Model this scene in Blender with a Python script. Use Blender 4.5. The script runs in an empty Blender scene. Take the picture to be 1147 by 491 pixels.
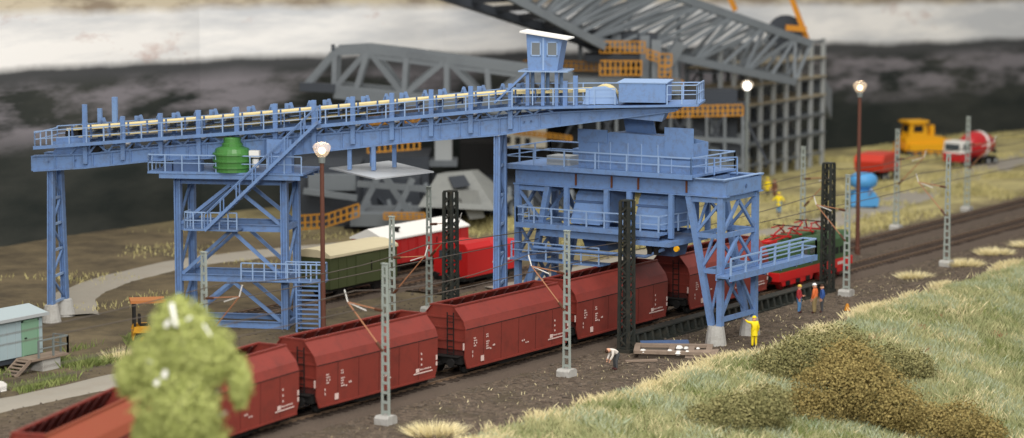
import bpy, bmesh, math, random
from math import sin, cos, pi, radians, sqrt
from mathutils import Vector, Matrix, noise as mnoise
random.seed(7)
sc = bpy.context.scene
col = sc.collection

# ------------------------------------------------------------------ camera
cam_d = bpy.data.cameras.new('camera')
cam = bpy.data.objects.new('camera', cam_d); col.objects.link(cam)
cam.location = (-101.27, -72.76, 24.93)
TH, PITCH = radians(32.858), radians(6.833)
fw = Vector((cos(PITCH)*cos(TH), cos(PITCH)*sin(TH), -sin(PITCH)))
cam.rotation_euler = fw.to_track_quat('-Z', 'Y').to_euler()
cam_d.sensor_width = 36.0
cam_d.lens = 2900.0/1147.0*36.0
cam_d.clip_start = 0.5; cam_d.clip_end = 2000
cam_d.dof.use_dof = True
cam_d.dof.focus_distance = 147.0
cam_d.dof.aperture_fstop = cam_d.lens/1000.0/0.62
sc.camera = cam

# ------------------------------------------------------------------ hall light: broad soft lamps overhead, no sun
w = bpy.data.worlds.new('World'); sc.world = w; w.use_nodes = True
bg = w.node_tree.nodes['Background']
bg.inputs[0].default_value = (0.86, 0.86, 0.88, 1); bg.inputs[1].default_value = 0.48
def area(name, loc, target, size, energy, color=(1, .97, .92)):
    l = bpy.data.lights.new(name, 'AREA'); l.energy = energy; l.size = size; l.color = color
    o = bpy.data.objects.new(name, l); col.objects.link(o); o.location = loc
    o.rotation_euler = (Vector(target)-Vector(loc)).to_track_quat('-Z', 'Y').to_euler()
    return o
area('hall_lamp', (-55, -75, 105), (35, 10, 0), 100, 165000, (1, .965, .91))
area('camera_flash', (-105, -64, 44), (30, 6, 2), 14, 62000, (1, .99, .97))
area('hall_lamp', (40, 0, 130), (75, 45, 4), 110, 118000)
sc.view_settings.view_transform = 'Standard'; sc.view_settings.look = 'None'
sc.view_settings.exposure = 0.14; sc.view_settings.gamma = 1.0
sc.cycles.use_denoising = True
sc.cycles.max_bounces = 6

# ------------------------------------------------------------------ materials
MATS = {}
def lin(r, g, b):
    f = lambda c: (c/255/12.92 if c/255 <= .04045 else ((c/255+.055)/1.055)**2.4)
    return (f(r), f(g), f(b), 1)
def mat(name, rgb, rough=.6, var=.12, scale=1.2, metal=0., bump=0., bscale=8., spec=.3, dirt=None, dirt_amt=0., dscale=.6, objvar=.05):
    m = bpy.data.materials.new(name); m.use_nodes = True
    nt = m.node_tree; b = nt.nodes['Principled BSDF']
    b.inputs['Roughness'].default_value = rough; b.inputs['Metallic'].default_value = metal
    b.inputs['Specular IOR Level'].default_value = spec
    geo = nt.nodes.new('ShaderNodeNewGeometry')
    n = nt.nodes.new('ShaderNodeTexNoise'); n.inputs['Scale'].default_value = scale; n.inputs['Detail'].default_value = 5
    n.inputs['Roughness'].default_value = .65
    nt.links.new(geo.outputs['Position'], n.inputs['Vector'])
    mr = nt.nodes.new('ShaderNodeMapRange'); mr.inputs[1].default_value = .3; mr.inputs[2].default_value = .3
    mr.inputs[3].default_value = 1-var; mr.inputs[4].default_value = 1+var
    nt.links.new(n.outputs[0], mr.inputs[0])
    mx = nt.nodes.new('ShaderNodeVectorMath'); mx.operation = 'SCALE'
    c = lin(*rgb) if max(rgb) > 1 else (*rgb, 1)
    mx.inputs[0].default_value = c[:3]
    oi = nt.nodes.new('ShaderNodeObjectInfo'); m3 = nt.nodes.new('ShaderNodeMapRange'); m3.inputs[3].default_value = 1-objvar; m3.inputs[4].default_value = 1+objvar
    nt.links.new(oi.outputs['Random'], m3.inputs[0]); m4 = nt.nodes.new('ShaderNodeMath'); m4.operation = 'MULTIPLY'
    nt.links.new(mr.outputs[0], m4.inputs[0]); nt.links.new(m3.outputs[0], m4.inputs[1])
    nt.links.new(m4.outputs[0], mx.inputs['Scale'])
    out = mx.outputs[0]
    if dirt:
        n3 = nt.nodes.new('ShaderNodeTexNoise'); n3.inputs['Scale'].default_value = dscale; n3.inputs['Detail'].default_value = 8
        n3.inputs['Roughness'].default_value = .75
        nt.links.new(geo.outputs['Position'], n3.inputs['Vector'])
        r3 = nt.nodes.new('ShaderNodeMapRange'); r3.inputs[1].default_value = .48; r3.inputs[2].default_value = .72
        r3.inputs[3].default_value = 0; r3.inputs[4].default_value = dirt_amt
        nt.links.new(n3.outputs[0], r3.inputs[0])
        mm = nt.nodes.new('ShaderNodeMix'); mm.data_type = 'RGBA'
        nt.links.new(r3.outputs[0], mm.inputs[0]); nt.links.new(out, mm.inputs[6])
        mm.inputs[7].default_value = lin(*dirt); out = mm.outputs[2]
    nt.links.new(out, b.inputs['Base Color'])
    if bump:
        n2 = nt.nodes.new('ShaderNodeTexNoise'); n2.inputs['Scale'].default_value = bscale; n2.inputs['Detail'].default_value = 4
        nt.links.new(geo.outputs['Position'], n2.inputs['Vector'])
        bp = nt.nodes.new('ShaderNodeBump'); bp.inputs['Strength'].default_value = bump; bp.inputs['Distance'].default_value = .1
        nt.links.new(n2.outputs[0], bp.inputs['Height']); nt.links.new(bp.outputs[0], b.inputs['Normal'])
    MATS[name] = m
    return m
def emit(name, rgb, strength):
    m = bpy.data.materials.new(name); m.use_nodes = True
    b = m.node_tree.nodes['Principled BSDF']
    b.inputs['Base Color'].default_value = (*rgb, 1); b.inputs['Emission Color'].default_value = (*rgb, 1)
    b.inputs['Emission Strength'].default_value = strength
    MATS[name] = m
def glassy(name, rgb, alpha=.35, rough=.1):
    m = mat(name, rgb, rough, .02); b = m.node_tree.nodes['Principled BSDF']
    b.inputs['Alpha'].default_value = alpha
    return m

mat('blue', (110, 141, 188), .55, .10, .8, bump=.08, bscale=3, dirt=(96, 98, 104), dirt_amt=.62, dscale=2.2)
mat('bluedark', (82, 106, 146), .6, .15, .8, dirt=(60, 60, 66), dirt_amt=.5)
mat('bluelight', (142, 168, 204), .55, .06, .8)
mat('wagon', (136, 56, 46), .5, .14, .6, spec=.35, dirt=(88, 42, 36), dirt_amt=.6, dscale=1.1)
mat('wagonorange', (144, 72, 48), .6, .12, .7, dirt=(140, 60, 45), dirt_amt=.4)  # more orange tone, for the near upper panel and rim of one wagon
mat('wagonin', (84, 36, 32), .8, .25, .9, dirt=(46, 26, 24), dirt_amt=.6)
mat('black', (30, 29, 28), .7, .2, 2)
mat('darksteel', (50, 54, 50), .65, .2, 2, metal=.1, dirt=(88, 78, 64), dirt_amt=.5, dscale=2)
mat('rail', (146, 122, 100), .45, .15, 2, metal=.4)
mat('sleeper', (66, 54, 46), .85, .25, 1.5)
mat('ballast', (106, 92, 80), .95, .35, 6, bump=.9, bscale=10)
mat('mastgrey', (158, 167, 160), .6, .1, 1.5, dirt=(120, 115, 100), dirt_amt=.4, dscale=1.5)
mat('concrete', (186, 184, 178), .85, .15, 2, bump=.4, bscale=6, dirt=(128, 122, 112), dirt_amt=.7, dscale=1.4)
mat('grey', (112, 118, 122), .6, .1, .5, dirt=(84, 88, 94), dirt_amt=.5, dscale=.4)
mat('greylight', (168, 172, 172), .6, .08, .5)
mat('greydark', (62, 67, 74), .65, .15, .5)
mat('sheetgrey', (178, 182, 186), .55, .08, .9, dirt=(150, 152, 152), dirt_amt=.5)
mat('yellow', (236, 172, 30), .5, .1, .8)
mat('railyellow', (196, 136, 38), .6, .2, 1.5, dirt=(120, 96, 60), dirt_amt=.6, dscale=1.5)
mat('funnelgrey', (140, 142, 138), .6, .1, .5, dirt=(104, 106, 106), dirt_amt=.6)
mat('loaderyellow', (212, 154, 34), .5, .12, 1.2, dirt=(120, 92, 50), dirt_amt=.5, dscale=2)
mat('canopy', (176, 112, 62), .6, .1, 1)
mat('orange', (206, 136, 34), .55, .1, .8)
mat('belt', (222, 204, 150), .7, .08, 1)
mat('green_motor', (72, 128, 62), .35, .08, 1, spec=.5)
mat('green_wagon', (78, 86, 54), .6, .12, .8)
mat('tan', (206, 194, 160), .7, .08, .6)
mat('floortan', (168, 156, 130), .8, .15, .6, dirt=(110, 106, 98), dirt_amt=.6)
mat('red_wagon', (178, 40, 40), .5, .1, .8)
mat('red_bright', (206, 36, 36), .45, .1, .8)
mat('white', (232, 230, 224), .6, .05, .8)
mat('loco_green', (62, 92, 56), .45, .12, .8)
mat('hutwall', (158, 176, 180), .7, .06, .8, dirt=(140, 158, 160), dirt_amt=.5)
mat('hutroof', (162, 174, 176), .75, .06, .8)
mat('hutgreen', (124, 160, 134), .7, .08, .8)
mat('lampbrown', (98, 62, 50), .5, .1, 1.5)
mat('lampgrey', (118, 124, 122), .5, .1, 1.5)
mat('insul', (92, 58, 40), .4, .1, 2)
mat('armorange', (176, 122, 88), .5, .1, 2)
mat('wire', (96, 88, 80), .5, .1, 2, metal=.3)
mat('marking', (212, 186, 178), .7, .05, 3)
mat('rustbrown', (110, 66, 44), .8, .3, 2)
mat('path', (156, 150, 138), .95, .12, 1.2, bump=.3, bscale=5, dirt=(140, 130, 116), dirt_amt=.6, dscale=.5)
mat('yellowcoat', (240, 214, 30), .55, .05, 4)
mat('skin', (212, 160, 130), .55, .04, 4)
mat('hair', (70, 48, 34), .7, .1, 4)
mat('shirtwhite', (222, 214, 204), .7, .05, 4)
mat('trousergrey', (74, 76, 78), .8, .1, 4)
mat('shoe', (70, 36, 34), .7, .1, 4)
mat('jacketred', (168, 52, 56), .7, .08, 4)
mat('jeans', (92, 142, 190), .75, .08, 4)
mat('vestorange', (224, 116, 62), .65, .08, 4)
mat('khaki', (150, 132, 92), .8, .08, 4)
mat('jacketblue', (52, 86, 150), .7, .08, 4)
mat('browncloth', (110, 74, 56), .8, .1, 4)
mat('hatyellow', (228, 196, 92), .5, .05, 4)
mat('helmet', (240, 240, 238), .35, .03, 4)
mat('truckred', (206, 62, 44), .45, .08, 1)
mat('mixred', (190, 40, 44), .35, .08, 1)
mat('bluepaint', (86, 158, 214), .4, .08, 1)
mat('rock', (118, 106, 94), .95, .45, 3)
mat('wood', (150, 132, 116), .85, .2, 2, dirt=(100, 84, 72), dirt_amt=.6, dscale=2)
mat('bark', (172, 172, 168), .8, .15, 3)
mat('barkbrown', (92, 76, 58), .9, .2, 3)
mat('window', (70, 78, 84), .15, .05, 1, spec=.6)
mat('cream', (206, 200, 184), .7, .06, .6)
lg = glassy('lampglass', (225, 214, 200), .22, .6).node_tree.nodes['Principled BSDF']; lg.inputs['Emission Color'].default_value = (1, .68, .4, 1); lg.inputs['Emission Strength'].default_value = .3
emit('bulbwarm', (1., .74, .42), 3.2)
emit('bulbwhite', (1., .98, .92), 3)

def leafmat(name, c1, c2, scale=2.5, c3=None):
    m = bpy.data.materials.new(name); m.use_nodes = True
    nt = m.node_tree; b = nt.nodes['Principled BSDF']; b.inputs['Roughness'].default_value = .85
    b.inputs['Specular IOR Level'].default_value = .1
    geo = nt.nodes.new('ShaderNodeNewGeometry')
    n = nt.nodes.new('ShaderNodeTexNoise'); n.inputs['Scale'].default_value = scale; n.inputs['Detail'].default_value = 6
    n.inputs['Roughness'].default_value = .8
    nt.links.new(geo.outputs['Position'], n.inputs['Vector'])
    r = nt.nodes.new('ShaderNodeValToRGB')
    e = r.color_ramp.elements
    e[0].position = .34; e[0].color = lin(*c1); e[1].position = .66; e[1].color = lin(*c2)
    if c3:
        k = r.color_ramp.elements.new(.74); k.color = lin(*c3)
    nt.links.new(n.outputs[0], r.inputs[0]); nt.links.new(r.outputs[0], b.inputs['Base Color'])
    MATS[name] = m
leafmat('leaf_tree', (138, 146, 76), (180, 184, 116), 2.6)
leafmat('leaf_bush', (104, 94, 56), (166, 146, 92), 2.2)
leafmat('leaf_bush_yellow', (134, 122, 74), (170, 152, 98), 2.2)
leafmat('leaf_bush_green', (106, 106, 68), (154, 146, 100), 1.6)
leafmat('grass_slope', (130, 142, 96), (202, 196, 148), .8, (168, 176, 136))
leafmat('grass_pale', (154, 168, 136), (196, 200, 168), .7)
leafmat('grass_red', (150, 96, 76), (176, 128, 98), .9)
leafmat('grass_dry', (210, 196, 148), (240, 228, 184), .8)
leafmat('grass_far', (142, 136, 92), (218, 206, 146), .35)
leafmat('grass_green', (96, 114, 62), (150, 156, 96), .9)

# ------------------------------------------------------------------ geometry helpers
def tag(o, label=None, cat=None, group=None, kind=None):
    if label: o['label'] = label
    if cat: o['category'] = cat
    if group: o['group'] = group
    if kind: o['kind'] = kind
    return o
def thing(name, loc, rz=0., label=None, cat=None, group=None):
    o = bpy.data.objects.new(name, None); col.objects.link(o); o.location = loc; o.rotation_euler = (0, 0, rz)
    o.empty_display_size = .3
    return tag(o, label, cat, group)
STUFF = {'web_stiffeners', 'bolts', 'lattice', 'lettering', 'railing', 'yellow_railing', 'handrail', 'roof_edge_bolts'}   # pieces a pixel or two wide, joined
class MB:
    """collects polygons, then links them as ONE mesh object"""
    def __init__(s): s.v = []; s.f = []
    def add(s, vs, fs):
        k = len(s.v); s.v += [tuple(v) for v in vs]; s.f += [tuple(i+k for i in f) for f in fs]; return s
    def box(s, x0, x1, y0, y1, z0, z1):
        return s.add([(x0,y0,z0),(x1,y0,z0),(x1,y1,z0),(x0,y1,z0),(x0,y0,z1),(x1,y0,z1),(x1,y1,z1),(x0,y1,z1)],
                     [(0,3,2,1),(4,5,6,7),(0,1,5,4),(1,2,6,5),(2,3,7,6),(3,0,4,7)])
    def frame(s, p, q, up=None):
        p, q = Vector(p), Vector(q); d = (q-p).normalized()
        up = Vector(up) if up else (Vector((0,0,1)) if abs(d.z) < .95 else Vector((0,1,0)))
        a = d.cross(up).normalized(); b = a.cross(d).normalized()
        return p, q, d, a, b
    def beam(s, p, q, w=.2, h=None, up=None):
        h = h or w
        p, q, d, a, b = s.frame(p, q, up); a = a*w/2; b = b*h/2
        return s.add([p-a-b,p+a-b,p+a+b,p-a+b,q-a-b,q+a-b,q+a+b,q-a+b],
                     [(3,2,1,0),(4,5,6,7),(0,1,5,4),(1,2,6,5),(2,3,7,6),(3,0,4,7)])
    def ibeam(s, p, q, w=.2, h=.3, t=.05, up=None):
        p, q, d, a, b = s.frame(p, q, up)
        prof = [(-w/2,-h/2),(w/2,-h/2),(w/2,-h/2+t),(t/2,-h/2+t),(t/2,h/2-t),(w/2,h/2-t),(w/2,h/2),(-w/2,h/2),(-w/2,h/2-t),(-t/2,h/2-t),(-t/2,-h/2+t),(-w/2,-h/2+t)]
        vs = [p+a*x+b*y for x, y in prof]+[q+a*x+b*y for x, y in prof]
        n = 12; fs = [(i,(i+1)%n,n+(i+1)%n,n+i) for i in range(n)]
        fs += [tuple(range(n))[::-1], tuple(range(n, 2*n))]
        return s.add(vs, fs)
    def tube(s, p, q, r, r2=None, n=8, caps=True):
        r2 = r if r2 is None else r2
        p, q, d, a, b = s.frame(p, q)
        vs = [p+(a*cos(2*pi*i/n)+b*sin(2*pi*i/n))*r for i in range(n)]+[q+(a*cos(2*pi*i/n)+b*sin(2*pi*i/n))*r2 for i in range(n)]
        fs = [(i,(i+1)%n,n+(i+1)%n,n+i) for i in range(n)]
        if caps: fs += [tuple(range(n))[::-1], tuple(range(n, 2*n))]
        return s.add(vs, fs)
    def pipe(s, pts, r, n=6):
        for a, b in zip(pts, pts[1:]): s.tube(a, b, r, n=n)
        return s
    def prism(s, poly, y0, y1, axis='y'):
        n = len(poly)
        f = {'y': lambda x, z, y: (x, y, z), 'x': lambda y, z, x: (x, y, z), 'z': lambda x, y, z: (x, y, z)}[axis]
        vs = [f(a, b, y0) for a, b in poly]+[f(a, b, y1) for a, b in poly]
        fs = [(i,(i+1)%n,n+(i+1)%n,n+i) for i in range(n)]+[tuple(range(n))[::-1], tuple(range(n, 2*n))]
        return s.add(vs, fs)
    def lathe(s, prof, c=(0,0,0), n=16, axis='z'):
        vs = []; fs = []
        for r, h in prof:
            for i in range(n):
                a = 2*pi*i/n
                if axis == 'z': vs.append((c[0]+r*cos(a), c[1]+r*sin(a), c[2]+h))
                elif axis == 'y': vs.append((c[0]+r*cos(a), c[1]+h, c[2]+r*sin(a)))
                else: vs.append((c[0]+h, c[1]+r*cos(a), c[2]+r*sin(a)))
        m = len(prof)
        for j in range(m-1):
            for i in range(n):
                fs.append((j*n+i, j*n+(i+1)%n, (j+1)*n+(i+1)%n, (j+1)*n+i))
        fs.append(tuple(range(n))[::-1]); fs.append(tuple(range((m-1)*n, m*n)))
        return s.add(vs, fs)
    def sphere(s, c, r, n=12, sq=1.):
        return s.lathe([(max(r*sin(pi*k/8), .001), -r*sq*cos(pi*k/8)) for k in range(9)], c, n)
    def railing(s, p, q, h=1.0, step=1.2, r=.028, mid=True, posts=True):
        p, q = Vector(p), Vector(q); L = (q-p).length; n = max(1, round(L/step)); up = Vector((0,0,h))
        s.beam(p+up, q+up, r*2, r*2)
        if mid: s.beam(p+up*.52, q+up*.52, r*1.5, r*1.5)
        if posts:
            for i in range(n+1):
                a = p.lerp(q, i/n); s.beam(a, a+up, r*2.2, r*2.2, up=(q-p))
        return s
    def build(s, name, m, parent=None, label=None, smooth=False):
        stuff = name in STUFF
        me = bpy.data.meshes.new(name); me.from_pydata(s.v, [], s.f)
        bm = bmesh.new(); bm.from_mesh(me); bmesh.ops.recalc_face_normals(bm, faces=bm.faces[:]); bm.to_mesh(me); bm.free()
        me.materials.append(MATS[m])
        if smooth: me.shade_smooth()
        o = bpy.data.objects.new(name, me); col.objects.link(o)
        if parent is not None: o.parent = parent
        if label: o['label'] = label
        if stuff: o['kind'] = 'stuff'
        return o
def P(name, m, parent, fn, label=None, smooth=False):
    b = MB(); fn(b); return b.build(name, m, parent, label, smooth)
def beam_part(name, m, parent, p, q, w=.2, h=None, up=None, prof='box'):
    b = MB()
    if prof == 'I': b.ibeam(p, q, w, h or w, max(.03, w*.16), up)
    else: b.beam(p, q, w, h, up)
    return b.build(name, m, parent)
def shade_auto(o): pass
CH = {}
def copy_tree(o, parent=None):
    c = o.copy(); col.objects.link(c); c.parent = parent
    for ch in [x for x in o.children]: copy_tree(ch, c)
    return c

# ------------------------------------------------------------------ ground: flat layout, embankment falling towards the viewer
def crest(x):
    f = max(0., min(1., (x-33)/24.)); return -6.4+1.9*f*f*(3-2*f)+.5*sin(x*.35)+.3*sin(x*.9)
def ground_z(x, y):
    z = 0.
    d = crest(x)-.1-y
    if d > 0: z -= .24*d*d/(d+2.5)
    z = max(z, -9)
    z += 1.1*math.exp(-((x-62)/22)**2-((y+9.5)/3.6)**2)
    z += .10*mnoise.noise((x*.25, y*.25, 0))+.05*mnoise.noise((x*.9, y*.9, 3))
    if y > 16: z += .18*mnoise.noise((x*.08, y*.08, 7))
    if -1.5 < y < 12.5: z = -.08+z*.4
    return z
def make_ground():
    xs = [-95+i*.9 for i in range(345)]; ys = []
    y = -75.
    while y < 82: ys.append(y); y += .9 if -20 < y < 35 else 2.2
    vs = [(x, y, ground_z(x, y)) for y in ys for x in xs]; n = len(xs)
    fs = [(j*n+i, j*n+i+1, (j+1)*n+i+1, (j+1)*n+i) for j in range(len(ys)-1) for i in range(n-1)]
    me = bpy.data.meshes.new('ground'); me.from_pydata(vs, [], fs); me.shade_smooth()
    m = bpy.data.materials.new('groundmat'); m.use_nodes = True; nt = m.node_tree; L = nt.links.new
    b = nt.nodes['Principled BSDF']; b.inputs['Roughness'].default_value = .95; b.inputs['Specular IOR Level'].default_value = .1
    geo = nt.nodes.new('ShaderNodeNewGeometry'); sep = nt.nodes.new('ShaderNodeSeparateXYZ'); L(geo.outputs['Position'], sep.inputs[0])
    def noi(scale, detail=6, rough=.65):
        t = nt.nodes.new('ShaderNodeTexNoise'); t.inputs['Scale'].default_value = scale; t.inputs['Detail'].default_value = detail
        t.inputs['Roughness'].default_value = rough; L(geo.outputs['Position'], t.inputs['Vector']); return t.outputs[0]
    def mrange(v, a, b_, c=0., d=1.):
        t = nt.nodes.new('ShaderNodeMapRange'); t.inputs[1].default_value = a; t.inputs[2].default_value = b_
        t.inputs[3].default_value = c; t.inputs[4].default_value = d; L(v, t.inputs[0]); return t.outputs[0]
    def mixc(f, a, b_):
        t = nt.nodes.new('ShaderNodeMix'); t.data_type = 'RGBA'; L(f, t.inputs[0])
        for s_, k in ((a, 6), (b_, 7)):
            if isinstance(s_, tuple): t.inputs[k].default_value = lin(*s_)
            else: L(s_, t.inputs[k])
        return t.outputs[2]
    def math_(op, a, b_):
        t = nt.nodes.new('ShaderNodeMath'); t.operation = op
        for s_, k in ((a, 0), (b_, 1)):
            if isinstance(s_, (int, float)): t.inputs[k].default_value = s_
            else: L(s_, t.inputs[k])
        return t.outputs[0]
    dirt = mixc(mrange(noi(2.2, 8, .8), .38, .62), (64, 55, 47), (122, 108, 94))
    dirt = mixc(mrange(noi(.35), .5, .68), dirt, (84, 76, 62))
    dirt = mixc(mrange(noi(7, 3), .63, .7), dirt, (150, 140, 126))
    far = mixc(mrange(noi(.25, 7, .7), .38, .62), (84, 76, 63), (116, 104, 82))
    olive = mixc(mrange(noi(.12, 7, .7), .4, .62), (126, 118, 86), (194, 182, 128))
    fm = mrange(math_('ADD', sep.outputs[1], mrange(noi(.3), 0, 1, -6, 6)), 13, 22)
    base = mixc(fm, dirt, far)
    om = math_('MULTIPLY', mrange(sep.outputs[0], 50, 80), mrange(math_('ADD', sep.outputs[1], mrange(noi(.3), 0, 1, -3, 3)), 11, 15))
    base = mixc(om, base, olive)
    sm = mrange(math_('ADD', sep.outputs[1], mrange(noi(.8), 0, 1, -1, 1)), -5.6, -7.2)
    base = mixc(sm, base, mixc(mrange(noi(.6), .35, .65), (84, 88, 56), (124, 120, 82)))
    L(base, b.inputs['Base Color'])
    bp = nt.nodes.new('ShaderNodeBump'); bp.inputs['Strength'].default_value = .8; bp.inputs['Distance'].default_value = .15
    L(noi(5, 6, .75), bp.inputs['Height']); L(bp.outputs[0], b.inputs['Normal'])
    me.materials.append(m)
    o = bpy.data.objects.new('ground', me); col.objects.link(o); tag(o, kind='structure')
make_ground()

def strip(name, pts, width, m, dz=.12):
    """a path laid on the ground along pts"""
    P_ = []
    for (a, b) in zip(pts, pts[1:]):
        for t in range(8):
            P_.append(Vector((a[0]+(b[0]-a[0])*t/8, a[1]+(b[1]-a[1])*t/8, 0)))
    P_.append(Vector((*pts[-1], 0)))
    for _ in range(6): P_ = [P_[0]]+[(P_[i-1]+P_[i]*2+P_[i+1])/4 for i in range(1, len(P_)-1)]+[P_[-1]]
    vs, fs = [], []; k = 7
    for i, p in enumerate(P_):
        d = (P_[min(i+1, len(P_)-1)]-P_[max(i-1, 0)]).normalized(); n = Vector((-d.y, d.x, 0))
        ww = width*(1+.12*mnoise.noise((p.x*.4, p.y*.4, 9)))
        for j in range(k):
            q = p+n*ww*(j/(k-1)-.5); e = -.16 if j in (0, k-1) else 0
            vs.append((q.x, q.y, ground_z(q.x, q.y)+dz+e))
    for i in range(len(P_)-1):
        for j in range(k-1): fs.append((i*k+j, i*k+j+1, (i+1)*k+j+1, (i+1)*k+j))
    me = bpy.data.meshes.new(name); me.from_pydata(vs, [], fs); me.shade_smooth(); me.materials.append(MATS[m])
    o = bpy.data.objects.new(name, me); col.objects.link(o); return tag(o, kind='structure')
strip('path', [(-40, 18.2), (-20, 18.6), (-7, 19.1), (2, 19.0), (12, 17.8), (18, 16.6)], 2.9, 'path')
strip('path', [(16, 35.0), (20, 39), (24, 42.0), (31, 45.0), (38, 45.6), (46, 44), (54, 41)], 3.4, 'path')
strip('path', [(40, 20.5), (52, 18.6), (62, 19.2)], 5.5, 'path')
strip('path', [(70, 20), (85, 17.2), (110, 20.5), (150, 26), (190, 30)], 4.0, 'path')

# ------------------------------------------------------------------ painted backdrop wall
def make_backdrop():
    t = thing('backdrop', (62, 63, 0), 0, 'painted panorama wall, pale rock band above dark slopes, behind the whole layout', 'backdrop')
    m = bpy.data.materials.new('backdropmat'); m.use_nodes = True; nt = m.node_tree; L = nt.links.new
    b = nt.nodes['Principled BSDF']; b.inputs['Roughness'].default_value = .7; b.inputs['Specular IOR Level'].default_value = .15
    tc = nt.nodes.new('ShaderNodeNewGeometry'); sep = nt.nodes.new('ShaderNodeSeparateXYZ'); L(tc.outputs['Position'], sep.inputs[0])
    def noi(scale, st=(1, 1, 1), detail=6, rough=.6, off=0):
        mp = nt.nodes.new('ShaderNodeMapping'); mp.inputs['Scale'].default_value = st; mp.inputs['Location'].default_value = (off, 0, 0)
        L(tc.outputs['Position'], mp.inputs[0])
        q = nt.nodes.new('ShaderNodeTexNoise'); q.inputs['Scale'].default_value = scale; q.inputs['Detail'].default_value = detail
        q.inputs['Roughness'].default_value = rough; L(mp.outputs[0], q.inputs['Vector']); return q.outputs[0]
    def mrange(v, a, b_, c=0., d=1.):
        q = nt.nodes.new('ShaderNodeMapRange'); q.inputs[1].default_value = a; q.inputs[2].default_value = b_
        q.inputs[3].default_value = c; q.inputs[4].default_value = d; L(v, q.inputs[0]); return q.outputs[0]
    def mixc(f, a, b_):
        q = nt.nodes.new('ShaderNodeMix'); q.data_type = 'RGBA'; L(f, q.inputs[0])
        for s_, k in ((a, 6), (b_, 7)):
            if isinstance(s_, tuple): q.inputs[k].default_value = lin(*s_)
            else: L(s_, q.inputs[k])
        return q.outputs[2]
    def ma(op, a, b_):
        q = nt.nodes.new('ShaderNodeMath'); q.operation = op
        for s_, k in ((a, 0), (b_, 1)):
            if isinstance(s_, (int, float)): q.inputs[k].default_value = s_
            else: L(s_, q.inputs[k])
        return q.outputs[0]
    x, z = sep.outputs[0], sep.outputs[2]
    zz = ma('ADD', z, mrange(noi(.09, (1, 1, 1)), .2, .8, -.45, .45))
    zz = ma('ADD', zz, mrange(x, 20, 185, -.3, 3.0))             # the painted rock band sinks to the right
    dark = mixc(mrange(noi(.10, (.7, 1, 2.6)), .38, .62), (40, 45, 43), (62, 64, 60))
    streak = mixc(mrange(noi(.22, (.5, 1, 2.2), 8), .43, .6), dark, (126, 122, 126))
    dark2 = mixc(mrange(zz, 6.5, 8.5), dark, streak)
    dark2 = mixc(mrange(zz, 11.4, 12.6), dark2, (74, 75, 76))
    white = mixc(mrange(noi(.12, (.35, 1, 2.5), 8), .40, .62), (204, 206, 208), (246, 244, 240))
    white = mixc(mrange(noi(.2, (.6, 1, 1.6), 8, .7, 40), .60, .78), white, (190, 160, 150))
    c = mixc(mrange(zz, 12.9, 13.6), dark2, white)
    top = mixc(mrange(noi(.25, (.6, 1, 2), 8), .42, .6), (150, 136, 118), (204, 192, 168))
    c = mixc(mrange(zz, 17.0, 17.8), c, top)
    L(c, b.inputs['Base Color']); MATS['backdropmat'] = m
    # boards butted along the wall, each a real panel; the wall bends once
    for A, B, n in ((Vector((-110, 59, 0)), Vector((62, 63, 0)), 7), (Vector((62, 63, 0)), Vector((275, 15.5, 0)), 8)):
        d = (B-A).normalized(); nn = Vector((-d.y, d.x, 0))*.4; L_ = (B-A).length
        for i in range(n):
            p0, p1 = A+d*(L_*i/n+.01)-Vector((62, 63, 0)), A+d*(L_*(i+1)/n-.01)-Vector((62, 63, 0)); up = Vector((0, 0, 35)); dn = Vector((0, 0, -1))
            q = MB(); q.add([p0+dn, p1+dn, p1+nn+dn, p0+nn+dn, p0+up, p1+up, p1+nn+up, p0+nn+up], [(0,3,2,1),(4,5,6,7),(0,1,5,4),(1,2,6,5),(2,3,7,6),(3,0,4,7)])
            q.build('panel', 'backdropmat', t)
make_backdrop()
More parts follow.
